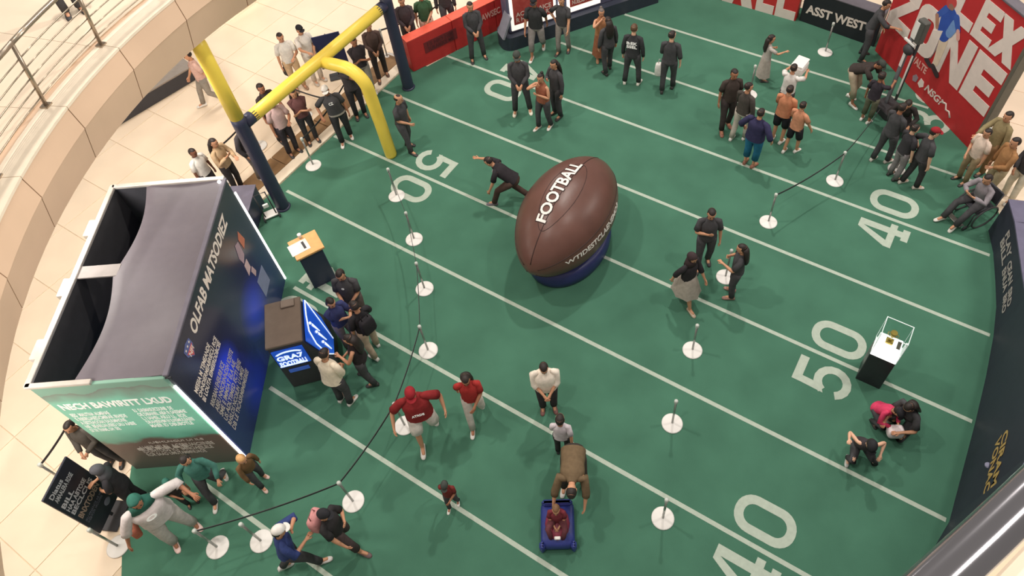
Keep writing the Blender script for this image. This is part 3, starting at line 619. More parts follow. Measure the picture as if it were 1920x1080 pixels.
# ---------------------------------------------------------------- stanchions
st_base = MB().lathe([(.185, 0), (.187, .012), (.17, .022), (.06, .036), (.03, .05), (.0, .05)], n=32).mesh('base', M_white)
st_post = MB().tube([(0, 0, .04), (0, 0, .84)], .02, n=12).mesh('post', M_chrome)
st_head = MB().lathe([(.022, .83), (.032, .84), (.034, .88), (.034, .92), (.02, .935)], n=14).mesh('head', mat('head_silver', (196, 200, 194), rough=.4))
def stanchion(x, y, label, belt_to=None, blk=False):
    t = thing('stanchion', label, 'stanchion', (x, y, .006), 0, 'belt stanchions')
    inst('base', st_base, t); inst('post', st_post, t); inst('head', st_head, t)
    if belt_to:
        dx, dy = belt_to[0] - x, belt_to[1] - y; z1 = belt_to[2] if len(belt_to) > 2 else .885
        L_ = math.hypot(dx, dy); n_ = 10; mb = MB(); rings = []
        nx, ny = -dy / L_ * .004, dx / L_ * .004
        for k in range(n_ + 1):
            f = k / n_; zz = .885 + (z1 - .885) * f - .10 * 4 * f * (1 - f) * min(1, L_ / 2)
            c = Vector((dx * f, dy * f, zz)); rings.append([c + Vector((nx, ny, -.024)), c + Vector((-nx, -ny, -.024)), c + Vector((-nx, -ny, .024)), c + Vector((nx, ny, .024))])
        mb.loft(rings, 0, True, True, False); mb.build('belt', M_black, t)
    return t
ch = [(-.13, -.79), (.99, -1.58), (1.97, -2.49), (2.9, -3.59), (3.45, -5.01), (3.53, -6.51), (2.07, -8.21)]
cl = ['stanchion standing on the left fifty next to the goal support', 'first stanchion down the belt line from the left fifty', 'stanchion in the belt line right of the wooden-topped podium', 'stanchion in the belt line right of the game cabinet crowd', 'stanchion behind the man in the red jersey', 'stanchion between the red jersey man and the pink backpack woman', 'last stanchion of the belt line beside the white-suited performer']
for k, (x, y) in enumerate(ch): stanchion(x, y, cl[k], ch[k + 1] if k + 1 < len(ch) else None)
stanchion(-2.5, -1.0, 'stanchion by the kerb between the goal post and the goal support', (-2.9, .9))
stanchion(8.12, -4.14, 'lowest stanchion of the right row, nearest the big bottom forty'); stanchion(7.56, -2.6, 'middle stanchion of the right row below the skirted woman'); stanchion(7.27, -1.1, 'stanchion just below the woman in the grey skirt')
stanchion(7.4, 2.49, 'stanchion alone near the field centre left of the right forty', (8.25, 4.29)); stanchion(8.25, 4.29, 'stanchion above and left of the right forty', (8.5, 6.3, .6)); stanchion(6.66, 8.5, 'stanchion in front of the black lettered board')
stanchion(5.56, 6.08, 'stanchion hidden behind the man in the grey jacket'); stanchion(7.16, .74, 'stanchion between the black-shirted man and the clapping woman'); stanchion(9.32, 5.27, 'stanchion beside the two black-clad men at the right forty')
stanchion(10.72, 6.42, 'stanchion at the end of the tall red wall'); stanchion(.61, -9.05, 'stanchion at the turf edge in front of the floor sign'); stanchion(-1.02, -8.81, 'stanchion on the tiles behind the floor sign', (-1.25, -7.9, 1.0)); stanchion(2.63, -7.77, 'stanchion under the hand of the blue-jacketed man')
stanchion(-4.05, -2.3, 'stanchion on the tiles behind the booth roof', (-4.15, -1.15)); stanchion(-4.15, -1.15, 'stanchion on the tiles behind the left goal post', (-3.9, .2)); stanchion(-3.9, .2, 'stanchion on the tiles behind the crossbar', (-2.6, .35, .95)); stanchion(-3.45, 1.9, 'stanchion on the tiles under the right end of the crossbar', (-3.5, 3.0)); stanchion(-3.5, 3.0, 'stanchion on the tiles behind the right goal post', (-2.7, 5.0))

# ---------------------------------------------------------------- other props
bn = thing('navy_banner', 'small navy banner stand behind the two men in white', 'banner', (-4.15, 1.78, 0), 50)
MB().box((0, 0, .85), (.7, .03, 1.0), bev=.004).build('panel', mat('banner_navy', (36, 44, 84)), bn); MB().tube([(0, .03, 0), (0, .03, 1.35)], .014, n=8).build('pole', M_black, bn); MB().box((0, .02, .015), (.5, .3, .03), bev=.01).build('foot', M_black, bn)
tot = thing('reach_tower', 'black measuring tower with white strips before the red wall', 'measuring stand', (8.62, 7.05, 0), -38)
MB().box((0, 0, .1), (.55, .5, .2), bev=.02).build('base', M_black, tot)
MB().box((-.1, 0, 1.15), (.09, .06, 1.9), bev=.008).build('mast', mat('mast_grey', (120, 122, 128), rough=.4), tot)
MB().box((.12, 0, 1.3), (.05, .05, 1.7), bev=.006).build('mast', M_black, tot)
MB().box((.12, -.032, 1.2), (.045, .012, 1.1), bev=.003).build('light_strip', M_white, tot); MB().box((-.1, -.036, 1.55), (.08, .012, .5), bev=.003).build('white_panel', M_white, tot)
MB().box((-.06, -.06, 2.0), (.34, .05, .05), bev=.006).build('cross_arm', M_white, tot)
MB().box((.05, 0, 2.35), (.24, .16, .55), bev=.02).build('control_box', mat('box_olive', (84, 84, 80)), tot); MB().box((-.02, -.085, 2.35), (.12, .01, .42), bev=.003).build('screen', M_white, tot)
MB().ball((-.02, -.06, 1.83), (.14, .1, .13)).build('cover', M_black, tot)
ru = thing('blue_ride_on', 'blue plastic toddler ride-on with red seat on the turf', 'toy', (6.72, -5.12, 0), 32)
MB().loft([[(x * k, y * k2, z) for x, y in rrect_c] for rrect_c in ([(a_[0] - .27, a_[1] - .36) for a_ in rrect(.54, .72, .12)],) for k, k2, z in ((.9, .9, .02), (1, 1, .08), (1, 1, .2), (.86, .9, .27))]).build('shell', mat('toy_blue', (48, 58, 128), rough=.4), ru)
MB().ball((0, -.02, .27), (.2, .26, .08)).build('seat', mat('toy_red', (140, 52, 72), rough=.45), ru)
MB().box((0, .3, .24), (.5, .1, .2), bev=.04).build('backrest', mat('toy_blue', (48, 58, 128)), ru)
for sx in (-1, 1):
    MB().box((sx * .25, -.33, .14), (.09, .14, .24), bev=.04).build('fender', mat('toy_blue', (48, 58, 128)), ru)
    for sy in (-1, 1): MB().tube([(sx * .2, sy * .26, .06), (sx * .25, sy * .26, .06)], .06, n=14).build('wheel', M_black, ru)
MB().box((0, -.26, .34), (.1, .05, .04), bev=.01).build('handle', M_white, ru)
whl = thing('wheelchair', 'dark wheelchair under the seated man in the grey sweater', 'wheelchair', (11.0, 4.62, .006), -37)
for s in (-1, 1):
    MB().tube([(s * .27 , .3 * math.cos(R(a_)), .3 + .3 * math.sin(R(a_))) for a_ in range(0, 361, 20)], .018, n=6).build('wheel', M_black, whl)
    MB().tube([(s * .22, -.3, .08), (s * .22, -.3, .45), (s * .22, .22, .47), (s * .22, .25, .85)], .014, n=6).build('frame', M_dark, whl)
    MB().tube([(s * .2, -.35, .06), (s * .23, -.35, .06)], .06, n=12).build('caster', M_black, whl)
MB().box((0, -.02, .47), (.42, .46, .05), bev=.015).build('seat', M_dark, whl); MB().box((0, .25, .68), (.42, .04, .36), bev=.012).build('backrest', M_dark, whl); MB().box((0, -.42, .12), (.36, .12, .02), bev=.006).build('footrest', M_chrome, whl)
ct = thing('long_bench', 'long dark bench under the upper gallery edge', 'bench', (-8.0, -1.25, 0), 80)
MB().box((0, 0, .2), (2.4, .5, .4), bev=.02).build('body', M_dark, ct); MB().box((0, 0, .42), (2.5, .56, .05), bev=.01).build('seat', mat('counter_top', (150, 140, 132)), ct)
yk = thing('yellow_kiosk', 'round yellow kiosk on the tiles at the top edge', 'kiosk', (-9.6, 2.9, 0)); MB().lathe([(.8, 0), (.85, .1), (.85, .95), (.9, 1.0), (.9, 1.06), (.8, 1.08)], n=32).build('counter', mat('kiosk_yellow', (238, 200, 130)), yk); MB().lathe([(.7, 1.08), (.68, 1.1), (.0, 1.1)], n=32).build('top', M_kerb, yk)
# ---------------------------------------------------------------- people
SK = {'a': (226, 178, 150), 'b': (204, 150, 118), 'c': (172, 118, 90), 'd': (128, 84, 64)}
def skin(k): return mat('skin_' + k, SK[k], rough=.55, var=.05, scale=10)
M_eye = mat('eye_dark', (38, 30, 28), rough=.3); M_lip = mat('lip_rose', (168, 96, 88))
PEOPLE = []
UPV = Vector((0, 0, 1))
def ik(a, b, l1, l2, hint):
    a = Vector(a); b = Vector(b); d = b - a; L = d.length
    if L > (l1 + l2) * .995: b = a + d.normalized() * (l1 + l2) * .995; d = b - a; L = d.length
    if L < abs(l1 - l2) + .03: b = a + (d.normalized() if L > 1e-4 else Vector((0, 0, -1))) * (abs(l1 - l2) + .03); d = b - a; L = d.length
    x = (l1 * l1 - l2 * l2 + L * L) / (2 * L); h = math.sqrt(max(0, l1 * l1 - x * x)); u = d.normalized()
    p = Vector(hint) - u * Vector(hint).dot(u)
    if p.length < 1e-3: p = u.orthogonal()
    return a + u * x + p.normalized() * h, b
ARMS = {'side': (.25, .04, .83), 'front': (.06, .24, 1.0), 'phone': (.09, .30, 1.14), 'cross': (-.09, .21, 1.16), 'hip': (.21, .0, .99), 'pocket': (.215, .07, .89), 'chest': (.07, .21, 1.24), 'face': (.06, .19, 1.46), 'fwd': (.2, .48, 1.28), 'out': (.62, .12, 1.36), 'swf': (.23, .24, .90), 'swb': (.25, -.2, .87), 'back': (.06, -.16, .98)}
LEGS = {'stand': ((.105, 0, .08), (-.105, 0, .08)), 'wide': ((.17, .02, .08), (-.17, -.02, .08)), 'walk': ((.1, .25, .08), (-.1, -.27, .14)), 'walk2': ((.1, -.25, .14), (-.1, .25, .08)), 'step': ((.11, .12, .08), (-.11, -.1, .08))}
def person(x, y, face, label, h=1.72, shirt=(58, 58, 62), sleeve='short', legs=(56, 56, 60), bottom='long', shoes=(60, 58, 58), hair='short', hairc=(44, 36, 34), sk='b', arm=('side', 'side'), leg='stand', lean=0.0, side=0.0, look=0.0, nod=8.0, wd=1.0, pz=None, py=0.0, extra=None, z0=0.006, child=False):
    s = h / 1.72; sk_ = skin(sk)
    root = thing('person', label, 'person', (x, y, z0), face - 90)
    feet = LEGS[leg] if isinstance(leg, str) else leg
    if pz is None:
        pz = .955
        for fx_, fy_, fz_ in feet:
            sg = 1 if fx_ > 0 else -1
            d2 = (fx_ - sg * .09) ** 2 + (fy_ - py) ** 2; pz = min(pz, fz_ + math.sqrt(max(.05, .83 ** 2 - d2)) + .045)
    P0 = Vector((0, py, pz))
    rot = Matrix.Rotation(R(-lean), 3, 'X') @ Matrix.Rotation(R(side), 3, 'Y')
    u = rot @ Vector((0, 0, 1)); r = rot @ Vector((1, 0, 0)); f = u.cross(r)
    hk = 1.22 if child else 1.0
    sh = {sg: P0 + u * .432 + r * (.166 * wd * sg) for sg in (1, -1)}
    hp = {sg: P0 + Vector((.088 * sg * (1 + (wd - 1) * .5), 0, -.03)) for sg in (1, -1)}
    neck = P0 + u * .53
    hu = (u * .6 + UPV * .4).normalized() if lean < 60 else (u * .8 + UPV * .2).normalized()
    hc = neck + hu * (.135 * hk) + f * .025
    # head frame
    HF = Matrix((r, f, u)).transposed()
    hr = r; hf0 = hu.cross(hr).normalized(); HM = Matrix((hr, hf0, hu)).transposed() @ Matrix.Rotation(R(look), 3, 'Z') @ Matrix.Rotation(R(-nod), 3, 'X')
    wrists = {}; elbows = {}
    for k, sg in ((0, 1), (1, -1)):
        t = arm[k]
        if isinstance(t, str):
            q = Vector(ARMS[t]); q = Vector((q.x * sg, q.y, q.z)); loc = q - Vector((0, 0, .955)); tgt = P0 + r * loc.x + f * loc.y + u * loc.z
        else: tgt = Vector(t)
        hint = Vector((sg * .7, -.6, -.5)) if t not in ('hip',) else Vector((sg, -.25, 0))
        e, wv = ik(sh[sg], tgt, .285, .25, rot @ hint); elbows[sg] = e; wrists[sg] = wv
    knees = {}; ank = {}
    for k, sg in ((0, 1), (1, -1)):
        kn, an = ik(hp[sg], feet[k], .43, .42, Vector((sg * .25, 1, .15))); knees[sg] = kn; ank[sg] = an
    S = lambda v: Vector(v) * s
    # --- skeleton for the skin modifier
    V_ = []; E_ = []; RD = []
    def nv(p, rd, par=None):
        V_.append(S(p)); RD.append((rd, rd) if not isinstance(rd, tuple) else rd)
        if par is not None: E_.append((par, len(V_) - 1))
        return len(V_) - 1
    ip = nv(P0, (.105, .08)); is_ = nv(P0 + u * .2, (.10, .075), ip); ic = nv(P0 + u * .38, (.10, .07), is_)
    ink = nv(neck, .052, ic); nv(neck + hu * .10 * hk + f * .015, .055, ink)
    for sg in (1, -1):
        a_ = nv(sh[sg] - u * .012, .038, ic); b2 = nv(sh[sg].lerp(elbows[sg], .5), .046 * (1 + (wd - 1) * .6), a_); b3 = nv(elbows[sg], .039, b2); b4 = nv(elbows[sg].lerp(wrists[sg], .35), .038, b3); wv = nv(wrists[sg], .026, b4)
        d = (wrists[sg] - elbows[sg]).normalized(); sd = d.cross(f if abs(d.dot(f)) < .8 else u).normalized() * sg
        if abs(d.z) > .7: sd = (f - d * f.dot(d)).normalized()
        pn = d.cross(sd).normalized() * (1 if sg > 0 else -1)
        inw = -r * sg
        if pn.dot(inw) < 0: pn = -pn
        pm = nv(wrists[sg] + d * .05, (.034, .02), wv)
        for q, ln in ((-1.5, .92), (-.5, 1.03), (.5, 1.0), (1.5, .82)):
            k0 = wrists[sg] + d * .095 - sd * (q * .019)
            k1 = nv(k0, .0105, pm); k2 = nv(k0 + (d * .035 + pn * .012) * ln, .0095, k1); nv(k0 + (d * .055 + pn * .038) * ln, .008, k2)
        t1 = nv(wrists[sg] + d * .045 + sd * .036, .012, pm); t2 = nv(wrists[sg] + d * .072 + sd * .05 + pn * .014, .0105, t1); nv(wrists[sg] + d * .095 + sd * .046 + pn * .026, .009, t2)
        h1 = nv(hp[sg], .085, ip); h2 = nv(hp[sg].lerp(knees[sg], .45), .074, h1); h3 = nv(knees[sg], .054, h2); h4 = nv(knees[sg].lerp(ank[sg], .35), .054, h3); h5 = nv(ank[sg], .036, h4)
        nv(ank[sg] + Vector((sg * .01, .13, -.045)), .03, h5)
    me = bpy.data.meshes.new('skeleton'); me.from_pydata(V_, E_, [])
    so = bpy.data.objects.new('skeleton', me); col.objects.link(so)
    md = so.modifiers.new('Skin', 'SKIN'); md.branch_smoothing = .4; md.use_smooth_shade = True
    for i, sv in enumerate(me.skin_vertices[0].data): sv.radius = (RD[i][0] * s, RD[i][1] * s); sv.use_root = (i == 0)
    ss = so.modifiers.new('Sub', 'SUBSURF'); ss.levels = 1; ss.render_levels = 1
    # --- head
    hb = MB(); rings = []
    for z, rx, ry, yo, nose in ((-.118, .02, .028, .03, 0), (-.104, .044, .05, .026, 0), (-.075, .06, .07, .016, 0), (-.05, .066, .078, .012, .006), (-.03, .069, .084, .008, .022), (-.008, .072, .088, .005, .014), (.012, .074, .092, .002, -.004), (.045, .077, .096, -.002, 0), (.08, .068, .088, -.005, 0), (.104, .046, .06, -.007, 0), (.117, .016, .02, -.007, 0)):
        rg = []
        for i in range(16):
            a_ = 2 * math.pi * i / 16; yy = math.cos(a_) * ry + yo
            if i == 0: yy += nose
            if i in (1, 15): yy += nose * .25
            rg.append(S(hc + HM @ (Vector((math.sin(a_) * rx, yy, z)) * hk)))
        rg.reverse(); rings.append(rg)
    hb.loft(rings, 0)
    for sg in (1, -1):
        hb.ball(S(hc + HM @ (Vector((sg * .03, .088, .008)) * hk)), .0105 * s * hk, n=8, m=6, mi=1)
        hb.ball(S(hc + HM @ (Vector((sg * .076, -.005, -.01)) * hk)), (.009 * s, .018 * s, .03 * s), n=8, m=6, mi=0, M=HM)
    hb.ball(S(hc + HM @ (Vector((0, .083, -.068)) * hk)), (.022 * s, .008 * s, .006 * s), n=8, m=6, mi=2, M=HM)
    # --- hair or head cover
    hm = mat('hair_%d_%d_%d' % hairc, hairc, rough=.55, var=.15, scale=20, bump=.3, bscale=80)
    hs = Vector((.083, .104, .104)) * (s * hk); hcc = S(hc + HM @ (Vector((0, -.006, .022)) * hk))
    def hfun(lo, fr):
        def g_(d):
            if d.y > .25 and d.z < fr: return .80
            if d.z < lo: return .82
            return 1.0
        return g_
    if hair in ('short', 'long', 'bun', 'bob'):
        hb2 = MB(); hb2.ball(hcc, tuple(hs), n=20, m=14, fn=hfun(-.62 if hair != 'short' else -.5, .42), M=HM)
        if hair == 'long':
            tp = [hc + HM @ (Vector((0, -.05, .03)) * hk), hc + HM @ (Vector((0, -.085, -.06)) * hk), neck - f * .10 - u * .05, neck - f * .125 - u * .2, neck - f * .12 - u * .30]
            hb2.tube([S(p_) for p_ in tp], [(.082 * s, .06 * s), (.095 * s, .062 * s), (.115 * s, .055 * s), (.11 * s, .045 * s), (.06 * s, .025 * s)], n=14, side=r)
        if hair == 'bob': hb2.ball(S(hc + HM @ Vector((0, -.035, -.05))), (.09 * s, .075 * s, .10 * s), n=16, m=10, M=HM)
        if hair == 'bun': hb2.ball(S(hc + HM @ Vector((0, -.07, .11))), .042 * s, n=12, m=8)
        hb2.build('hair', hm, root)
    elif hair == 'shaved':
        MB().ball(hcc, tuple(hs * .955), n=20, m=14, fn=hfun(-.4, .4), M=HM).build('hair', hm, root)
    elif hair.startswith('cap'):
        cc = {'cap': (46, 46, 50), 'capw': (236, 232, 228), 'capr': (150, 40, 48), 'capg': (70, 74, 70), 'capt': (60, 110, 98)}[hair]
        hb2 = MB(); hb2.ball(hcc, tuple(hs * .97), n=20, m=14, fn=hfun(-.5, .42), M=HM); hb2.build('hair', hm, root)
        cb = MB(); cb.ball(S(hc + HM @ (Vector((0, -.004, .04)) * hk)), tuple(hs * 1.05), n=20, m=12, fn=lambda d: 1.0 if d.z > .02 else .7, M=HM)
        vis = [S(hc + HM @ (Vector((.075 * math.sin(R(a_)), .085 + .075 * math.cos(R(a_)) , .055 - .012 * math.cos(R(a_)))) * hk)) for a_ in range(-90, 91, 20)]
        low = [v - HM @ Vector((0, 0, .008 * s)) for v in vis]; n_ = len(vis)
        cb.add(vis + low, [tuple(range(n_)), tuple(range(2 * n_ - 1, n_ - 1, -1))] + [(i, i + 1, n_ + i + 1, n_ + i) for i in range(n_ - 1)], 0, False)
        cb.build('cap', cloth(cc), root)
    elif hair in ('hijab', 'hood', 'hoodg'):
        cc = {'hijab': (64, 52, 54), 'hood': (90, 90, 96), 'hoodg': (52, 104, 92)}[hair]
        cb = MB(); cb.ball(S(hc + HM @ (Vector((0, -.01, .01)) * hk)), tuple(hs * 1.12), n=20, m=14, fn=lambda d: .72 if (d.y > .55 and d.z < .45 and d.z > -.75) else 1.0, M=HM)
        cb.tube([S(p_) for p_ in (hc - hu * .06, neck + u * .02, neck - u * .07)], [(.075 * s, .085 * s), (.10 * s, .10 * s), (.15 * s * wd, .11 * s)], n=16, side=r)
        cb.build('head_cover', cloth(cc), root)
    # --- shirt
    sm = cloth(shirt); sb = MB(); n = 16
    hemt = {'crop': .10, 'normal': -.05, 'longhem': -.14}.get(extra.get('hem', 'normal') if extra else 'normal')
    def ringe(c, ax, ay, rx, ry):
        out = []
        for i in range(n):
            a_ = 2 * math.pi * i / n; ca, sa = math.cos(a_), math.sin(a_)
            k = 1 / (abs(ca) ** 2.25 + abs(sa) ** 2.25) ** (1 / 2.25)
            out.append(S(c + ax * (rx * ca * k) + ay * (ry * sa * k)))
        return out
    rr = [(hemt, .178, .13), (.06, .170, .124), (.19, .162, .119), (.29, .170, .122), (.36, .170, .113), (.415, .150, .097), (.455, .112, .080), (.50, .074, .068), (.53, .062, .062)]
    fat = wd if wd > 1 else 1
    tor = [ringe(P0 + u * t + f * (.015 * math.sin(min(1, max(0, t / .5)) * math.pi)), r, f, a_ * (wd if t < .5 else 1), b_ * (fat ** 1.2 if t < .45 else 1)) for t, a_, b_ in rr]
    sb.loft(tor, 0, False, False)
    if sleeve != 'none':
        for sg in (1, -1):
            a_, e, wv = sh[sg], elbows[sg], wrists[sg]; st_ = a_ - r * sg * .105 + u * .038; s1_ = a_ - r * sg * .05 + u * .024; mo = a_ + r * sg * .004 - u * .006
            if sleeve == 'short': pts = [st_, s1_, mo, a_.lerp(e, .4), a_.lerp(e, .78)]; rd = [.03, .05, .06, .063, .066]
            elif sleeve == 'long': pts = [st_, s1_, mo, a_.lerp(e, .5), e, e.lerp(wv, .5), e.lerp(wv, .95)]; rd = [.03, .05, .06, .06, .056, .05, .042]
            else: pts = [st_, s1_, mo, a_.lerp(e, .5), e, e.lerp(wv, .3)]; rd = [.03, .05, .06, .062, .06, .057]
            sb.tube([S(p_) for p_ in pts], [q_ * s * (1 + (wd - 1) * .6) for q_ in rd], n=12)
    nm = {'long': 'jacket' if extra and extra.get('jacket') else 'shirt'}.get(sleeve, 'shirt')
    so_ = sb.build(nm, sm, root)
    if extra and 'text' in extra:
        for lines, sgn, zc, wdt, ht in extra['text']:
            base = P0 + u * zc + f * (sgn * (.131 * fat ** 1.2 + .012)) + r * (sgn * wdt / 2)
            Mx = frame(S(base), r * -sgn, u)
            lettering(lines, Mx, wdt * s, ht * s, M_print, so_, bold=.03)
    if extra and 'stripe' in extra:
        MB().loft([ringe(P0 + u * t, r, f, .181 * wd, .132 * fat ** 1.2) for t in (hemt + .0, hemt + .05)], 0, False, False).build('hem_band', cloth(extra['stripe']), so_)
    # --- trousers, shorts, skirt
    lm = cloth(legs); lb = MB()
    dn = Vector((0, 0, 1)); wz = [(.06, .14, .10), (0, .155, .112), (-.09, .165, .12), (-.13, .12, .095)]
    up2 = (u + UPV).normalized()
    if bottom in ('long', 'shorts', 'capri'):
        lb.loft([ringe(P0 + up2 * t, r, f if lean < 40 else up2.cross(r), a_ * wd, b_ * fat) for t, a_, b_ in wz], 0, True, True)
        for sg in (1, -1):
            a_, kn, an = hp[sg], knees[sg], ank[sg]
            if bottom == 'long': pts = [a_ + Vector((0, 0, .03)), a_.lerp(kn, .3), a_.lerp(kn, .7), kn, kn.lerp(an, .5), kn.lerp(an, .98)]; rd = [.1, .1, .082, .07, .064, .062]
            elif bottom == 'capri': pts = [a_ + Vector((0, 0, .03)), a_.lerp(kn, .3), a_.lerp(kn, .7), kn, kn.lerp(an, .6)]; rd = [.1, .1, .084, .074, .07]
            else: pts = [a_ + Vector((0, 0, .03)), a_.lerp(kn, .3), a_.lerp(kn, .6), a_.lerp(kn, .92)]; rd = [.1, .102, .094, .09]
            lb.tube([S(p_) for p_ in pts], [q_ * s * (1 + (wd - 1) * .5) for q_ in rd], n=12)
        lb.build('trousers' if bottom == 'long' else 'shorts', lm, root)
    else:
        ends = {'skirt': .45, 'dress': .22, 'long_skirt': .14}[bottom]; mid = (ank[1] + ank[-1]) / 2
        rgs = []
        for k in range(7):
            q_ = k / 6; zt = (P0.z + .08) * (1 - q_) + ends * q_; c = Vector((P0.x * (1 - q_) + mid.x * q_, P0.y * (1 - q_) + mid.y * q_ * .8, zt))
            sp_ = max(.16, .5 * (ank[1] - ank[-1]).length * .9)
            rx = .155 + (max(.20, sp_ * .9) - .155 + .05) * q_ ** .8; ry = .118 + (max(.17, sp_) - .118 + .06) * q_ ** .8
            rg = []
            for i in range(24):
                a_ = 2 * math.pi * i / 24; w_ = 1 + .07 * q_ * math.cos(a_ * 8); rg.append(S(c + Vector((rx * w_ * math.cos(a_), ry * w_ * math.sin(a_), 0))))
            rgs.append(rg)
        lb.loft(rgs, 0, True, False); lb.build('skirt', lm, root)
    # --- shoes
    shm = mat('shoe_%d_%d_%d' % shoes, shoes, rough=.5)
    for k, sg in ((0, 1), (1, -1)):
        an = ank[sg]; pit = -25 if feet[k][2] > .11 else 0
        FM = Matrix.Rotation(R(-9 * sg), 3, 'Z') @ Matrix.Rotation(R(pit), 3, 'X')
        b2 = MB(); rgs = []
        for yy, wx, zt in ((-.075, .028, .03), (-.065, .036, .085), (-.02, .04, .10), (.03, .042, .085), (.09, .046, .06), (.14, .045, .045), (.175, .034, .035), (.19, .016, .02)):
            rg = []
            for i in range(12):
                a_ = 2 * math.pi * i / 12; xx = math.cos(a_) * wx; zz = math.sin(a_); zz = zt * (.5 + .5 * zz) if zz > -.3 else .0
                rg.append(S(an + FM @ Vector((xx, yy, zz - .08))))
            rgs.append(rg)
        b2.loft(rgs); so2 = b2.build('shoe', shm, root)
    PEOPLE.append((root, so, hb, sk_, s))
    return root
def finish_people():
    bpy.context.view_layer.update(); dg = bpy.context.evaluated_depsgraph_get()
    for root, so, hb, sk_, s in PEOPLE:
        me = bpy.data.meshes.new_from_object(so.evaluated_get(dg))
        hb.add([v.co.copy() for v in me.vertices], [tuple(p_.vertices) for p_ in me.polygons], 0, True)
        hb.build('body', [sk_, M_eye, M_lip], root)
        bpy.data.meshes.remove(me)
    for root, so, hb, sk_, s in PEOPLE:
        me = so.data; bpy.data.objects.remove(so); bpy.data.meshes.remove(me)
BK = (76, 75, 78); DK = (76, 72, 76); WH = (228, 224, 218)  # dark clothes lifted above black, haze put into their colour
# --- left side, outside the turf
person(-6.34, -.59, -115, 'person in a pink top and grey trousers walking far behind the yellow upright', 1.72, (214, 176, 164), 'short', (150, 142, 132), shoes=WH, arm=('swf', 'swb'), leg='walk')
person(-3.5, -2.42, 18, 'long-haired woman in a beige top standing behind the booth roof', 1.66, (196, 166, 132), 'long', (64, 60, 60), hair='long', arm=('chest', 'phone'))
person(-3.78, -2.8, 10, 'person in a white tee half hidden behind the booth roof', 1.56, WH, 'short', (70, 66, 66), arm=('side', 'side'), sk='d')
person(-3.32, -1.84, 16, 'person in dark top and grey trousers hidden behind the left goal post', 1.75, (70, 66, 70), 'long', (120, 114, 112), shoes=WH, arm=('pocket', 'side'))
person(-3.78, -.68, -2, 'dark-shirted man with short hair behind the left end of the crossbar', 1.76, (66, 58, 58), 'short', (60, 58, 60), arm=('side', 'swf'), sk='c', z0=.0)
person(-3.2, -.92, -10, 'man in a pale pink shirt and dark trousers under the crossbar', 1.70, (206, 176, 174), 'short', (58, 54, 60), arm=('side', 'phone'), z0=.045, sk='c')
person(-3.05, -.40, -27, 'woman in a maroon top with crossed arms under the crossbar', 1.64, (112, 76, 76), 'short', (62, 60, 64), hair='long', arm=('cross', 'cross'), z0=.045, sk='b')
person(-4.75, .94, -27, 'man in white shirt and beige trousers holding a dark bag', 1.74, WH, 'short', (206, 176, 140), shoes=(150, 120, 96), arm=('side', 'phone'))
person(-4.52, 1.38, -12, 'man in white shirt standing beside the navy banner', 1.74, (232, 226, 220), 'short', (214, 204, 192), shoes=(200, 190, 180), hair='cap', arm=('fwd', 'front'))
person(-2.38, .06, -41, 'man in black jersey and backwards white cap at the field edge', 1.72, BK, 'short', (60, 60, 63), shoes=WH, hair='capw', arm=((.34, .12, .98), 'side'), leg='step', wd=1.15, side=6, extra={'text': [(['CZ'], 1, .33, .1, .08)], 'stripe': (176, 168, 160)}, sk='c')
person(-2.62, .88, -33, 'person in dark top reaching an arm across beneath the goal bend', 1.72, DK, 'short', (54, 52, 56), arm=((-.3, .3, 1.2), 'side'), z0=.012, sk='c')
person(-2.95, 1.62, -29, 'person in dark tee and grey trousers right of the goal bend', 1.74, (62, 56, 60), 'short', (156, 148, 140), shoes=WH, arm=('cross', 'cross'), z0=.05, sk='c')
person(-3.05, 2.28, -40, 'person in brown jacket and dark trousers left of the right goal post', 1.72, (92, 74, 70), 'long', (66, 60, 60), shoes=(96, 74, 64), arm=('front', 'front'), leg='step', z0=.045)
person(-2.98, 3.50, -45, 'person in patterned dark jacket clasping hands behind the red barrier', 1.75, (76, 66, 70), 'long', BK, shoes=WH, arm=('front', 'front'))
person(-2.72, 3.95, -46, 'person in green shirt and pale shorts behind the red barrier', 1.7, (62, 92, 66), 'short', (222, 186, 166), bottom='shorts', arm=('side', 'front'))
person(-2.62, 4.7, -47, 'person all in black walking behind the red barrier', 1.75, BK, 'long', BK, leg='walk')
person(-.80, .53, 8, 'man in black with shaved head next to the yellow goal support', 1.74, BK, 'short', BK, hair='shaved', arm=('front', 'side'), lean=6, leg='step', look=20)
# --- top of the field
person(-1.27, 4.11, -40, 'man all in black standing before the red barrier, hands clasped', 1.76, BK, 'long', BK, hair='short', arm=('front', 'front'), leg='wide')
person(.05, 5.02, -70, 'person in black top and baggy grey trousers stepping by the stage', 1.76, (56, 56, 58), 'short', (146, 138, 136), shoes=WH, bottom='capri', leg='walk', wd=1.1, arm=('swf', 'swb'), hair='cap', sk='c')
person(.62, 5.42, -80, 'person in black top and mottled grey trousers before the stage', 1.7, BK, 'short', (150, 142, 138), shoes=(70, 66, 66), arm=('hip', 'swf'), leg='step', sk='b')
person(.90, 2.93, -58, 'man in black sweater and white shoes near the left forty', 1.84, BK, 'long', BK, shoes=(232, 226, 208), hair='capg', arm=('front', 'front'), leg='wide', nod=14)
person(1.68, 2.72, -96, 'woman in rust top and black trousers with a hand at her mouth', 1.66, (158, 98, 76), 'none', BK, shoes=WH, hair='bun', arm=('face', 'chest'), leg='step')
person(1.74, 3.22, -109, 'long-haired woman in black behind the rust-topped woman', 1.7, BK, 'long', BK, hair='long', arm=('chest', 'side'))
person(1.66, 5.58, -51, 'woman in an orange-brown dress beside the black-clad woman', 1.58, (176, 122, 86), 'none', (150, 96, 70), bottom='dress', hair='bun', shoes=(170, 130, 100), hairc=(110, 100, 96), arm=('face', 'side'))
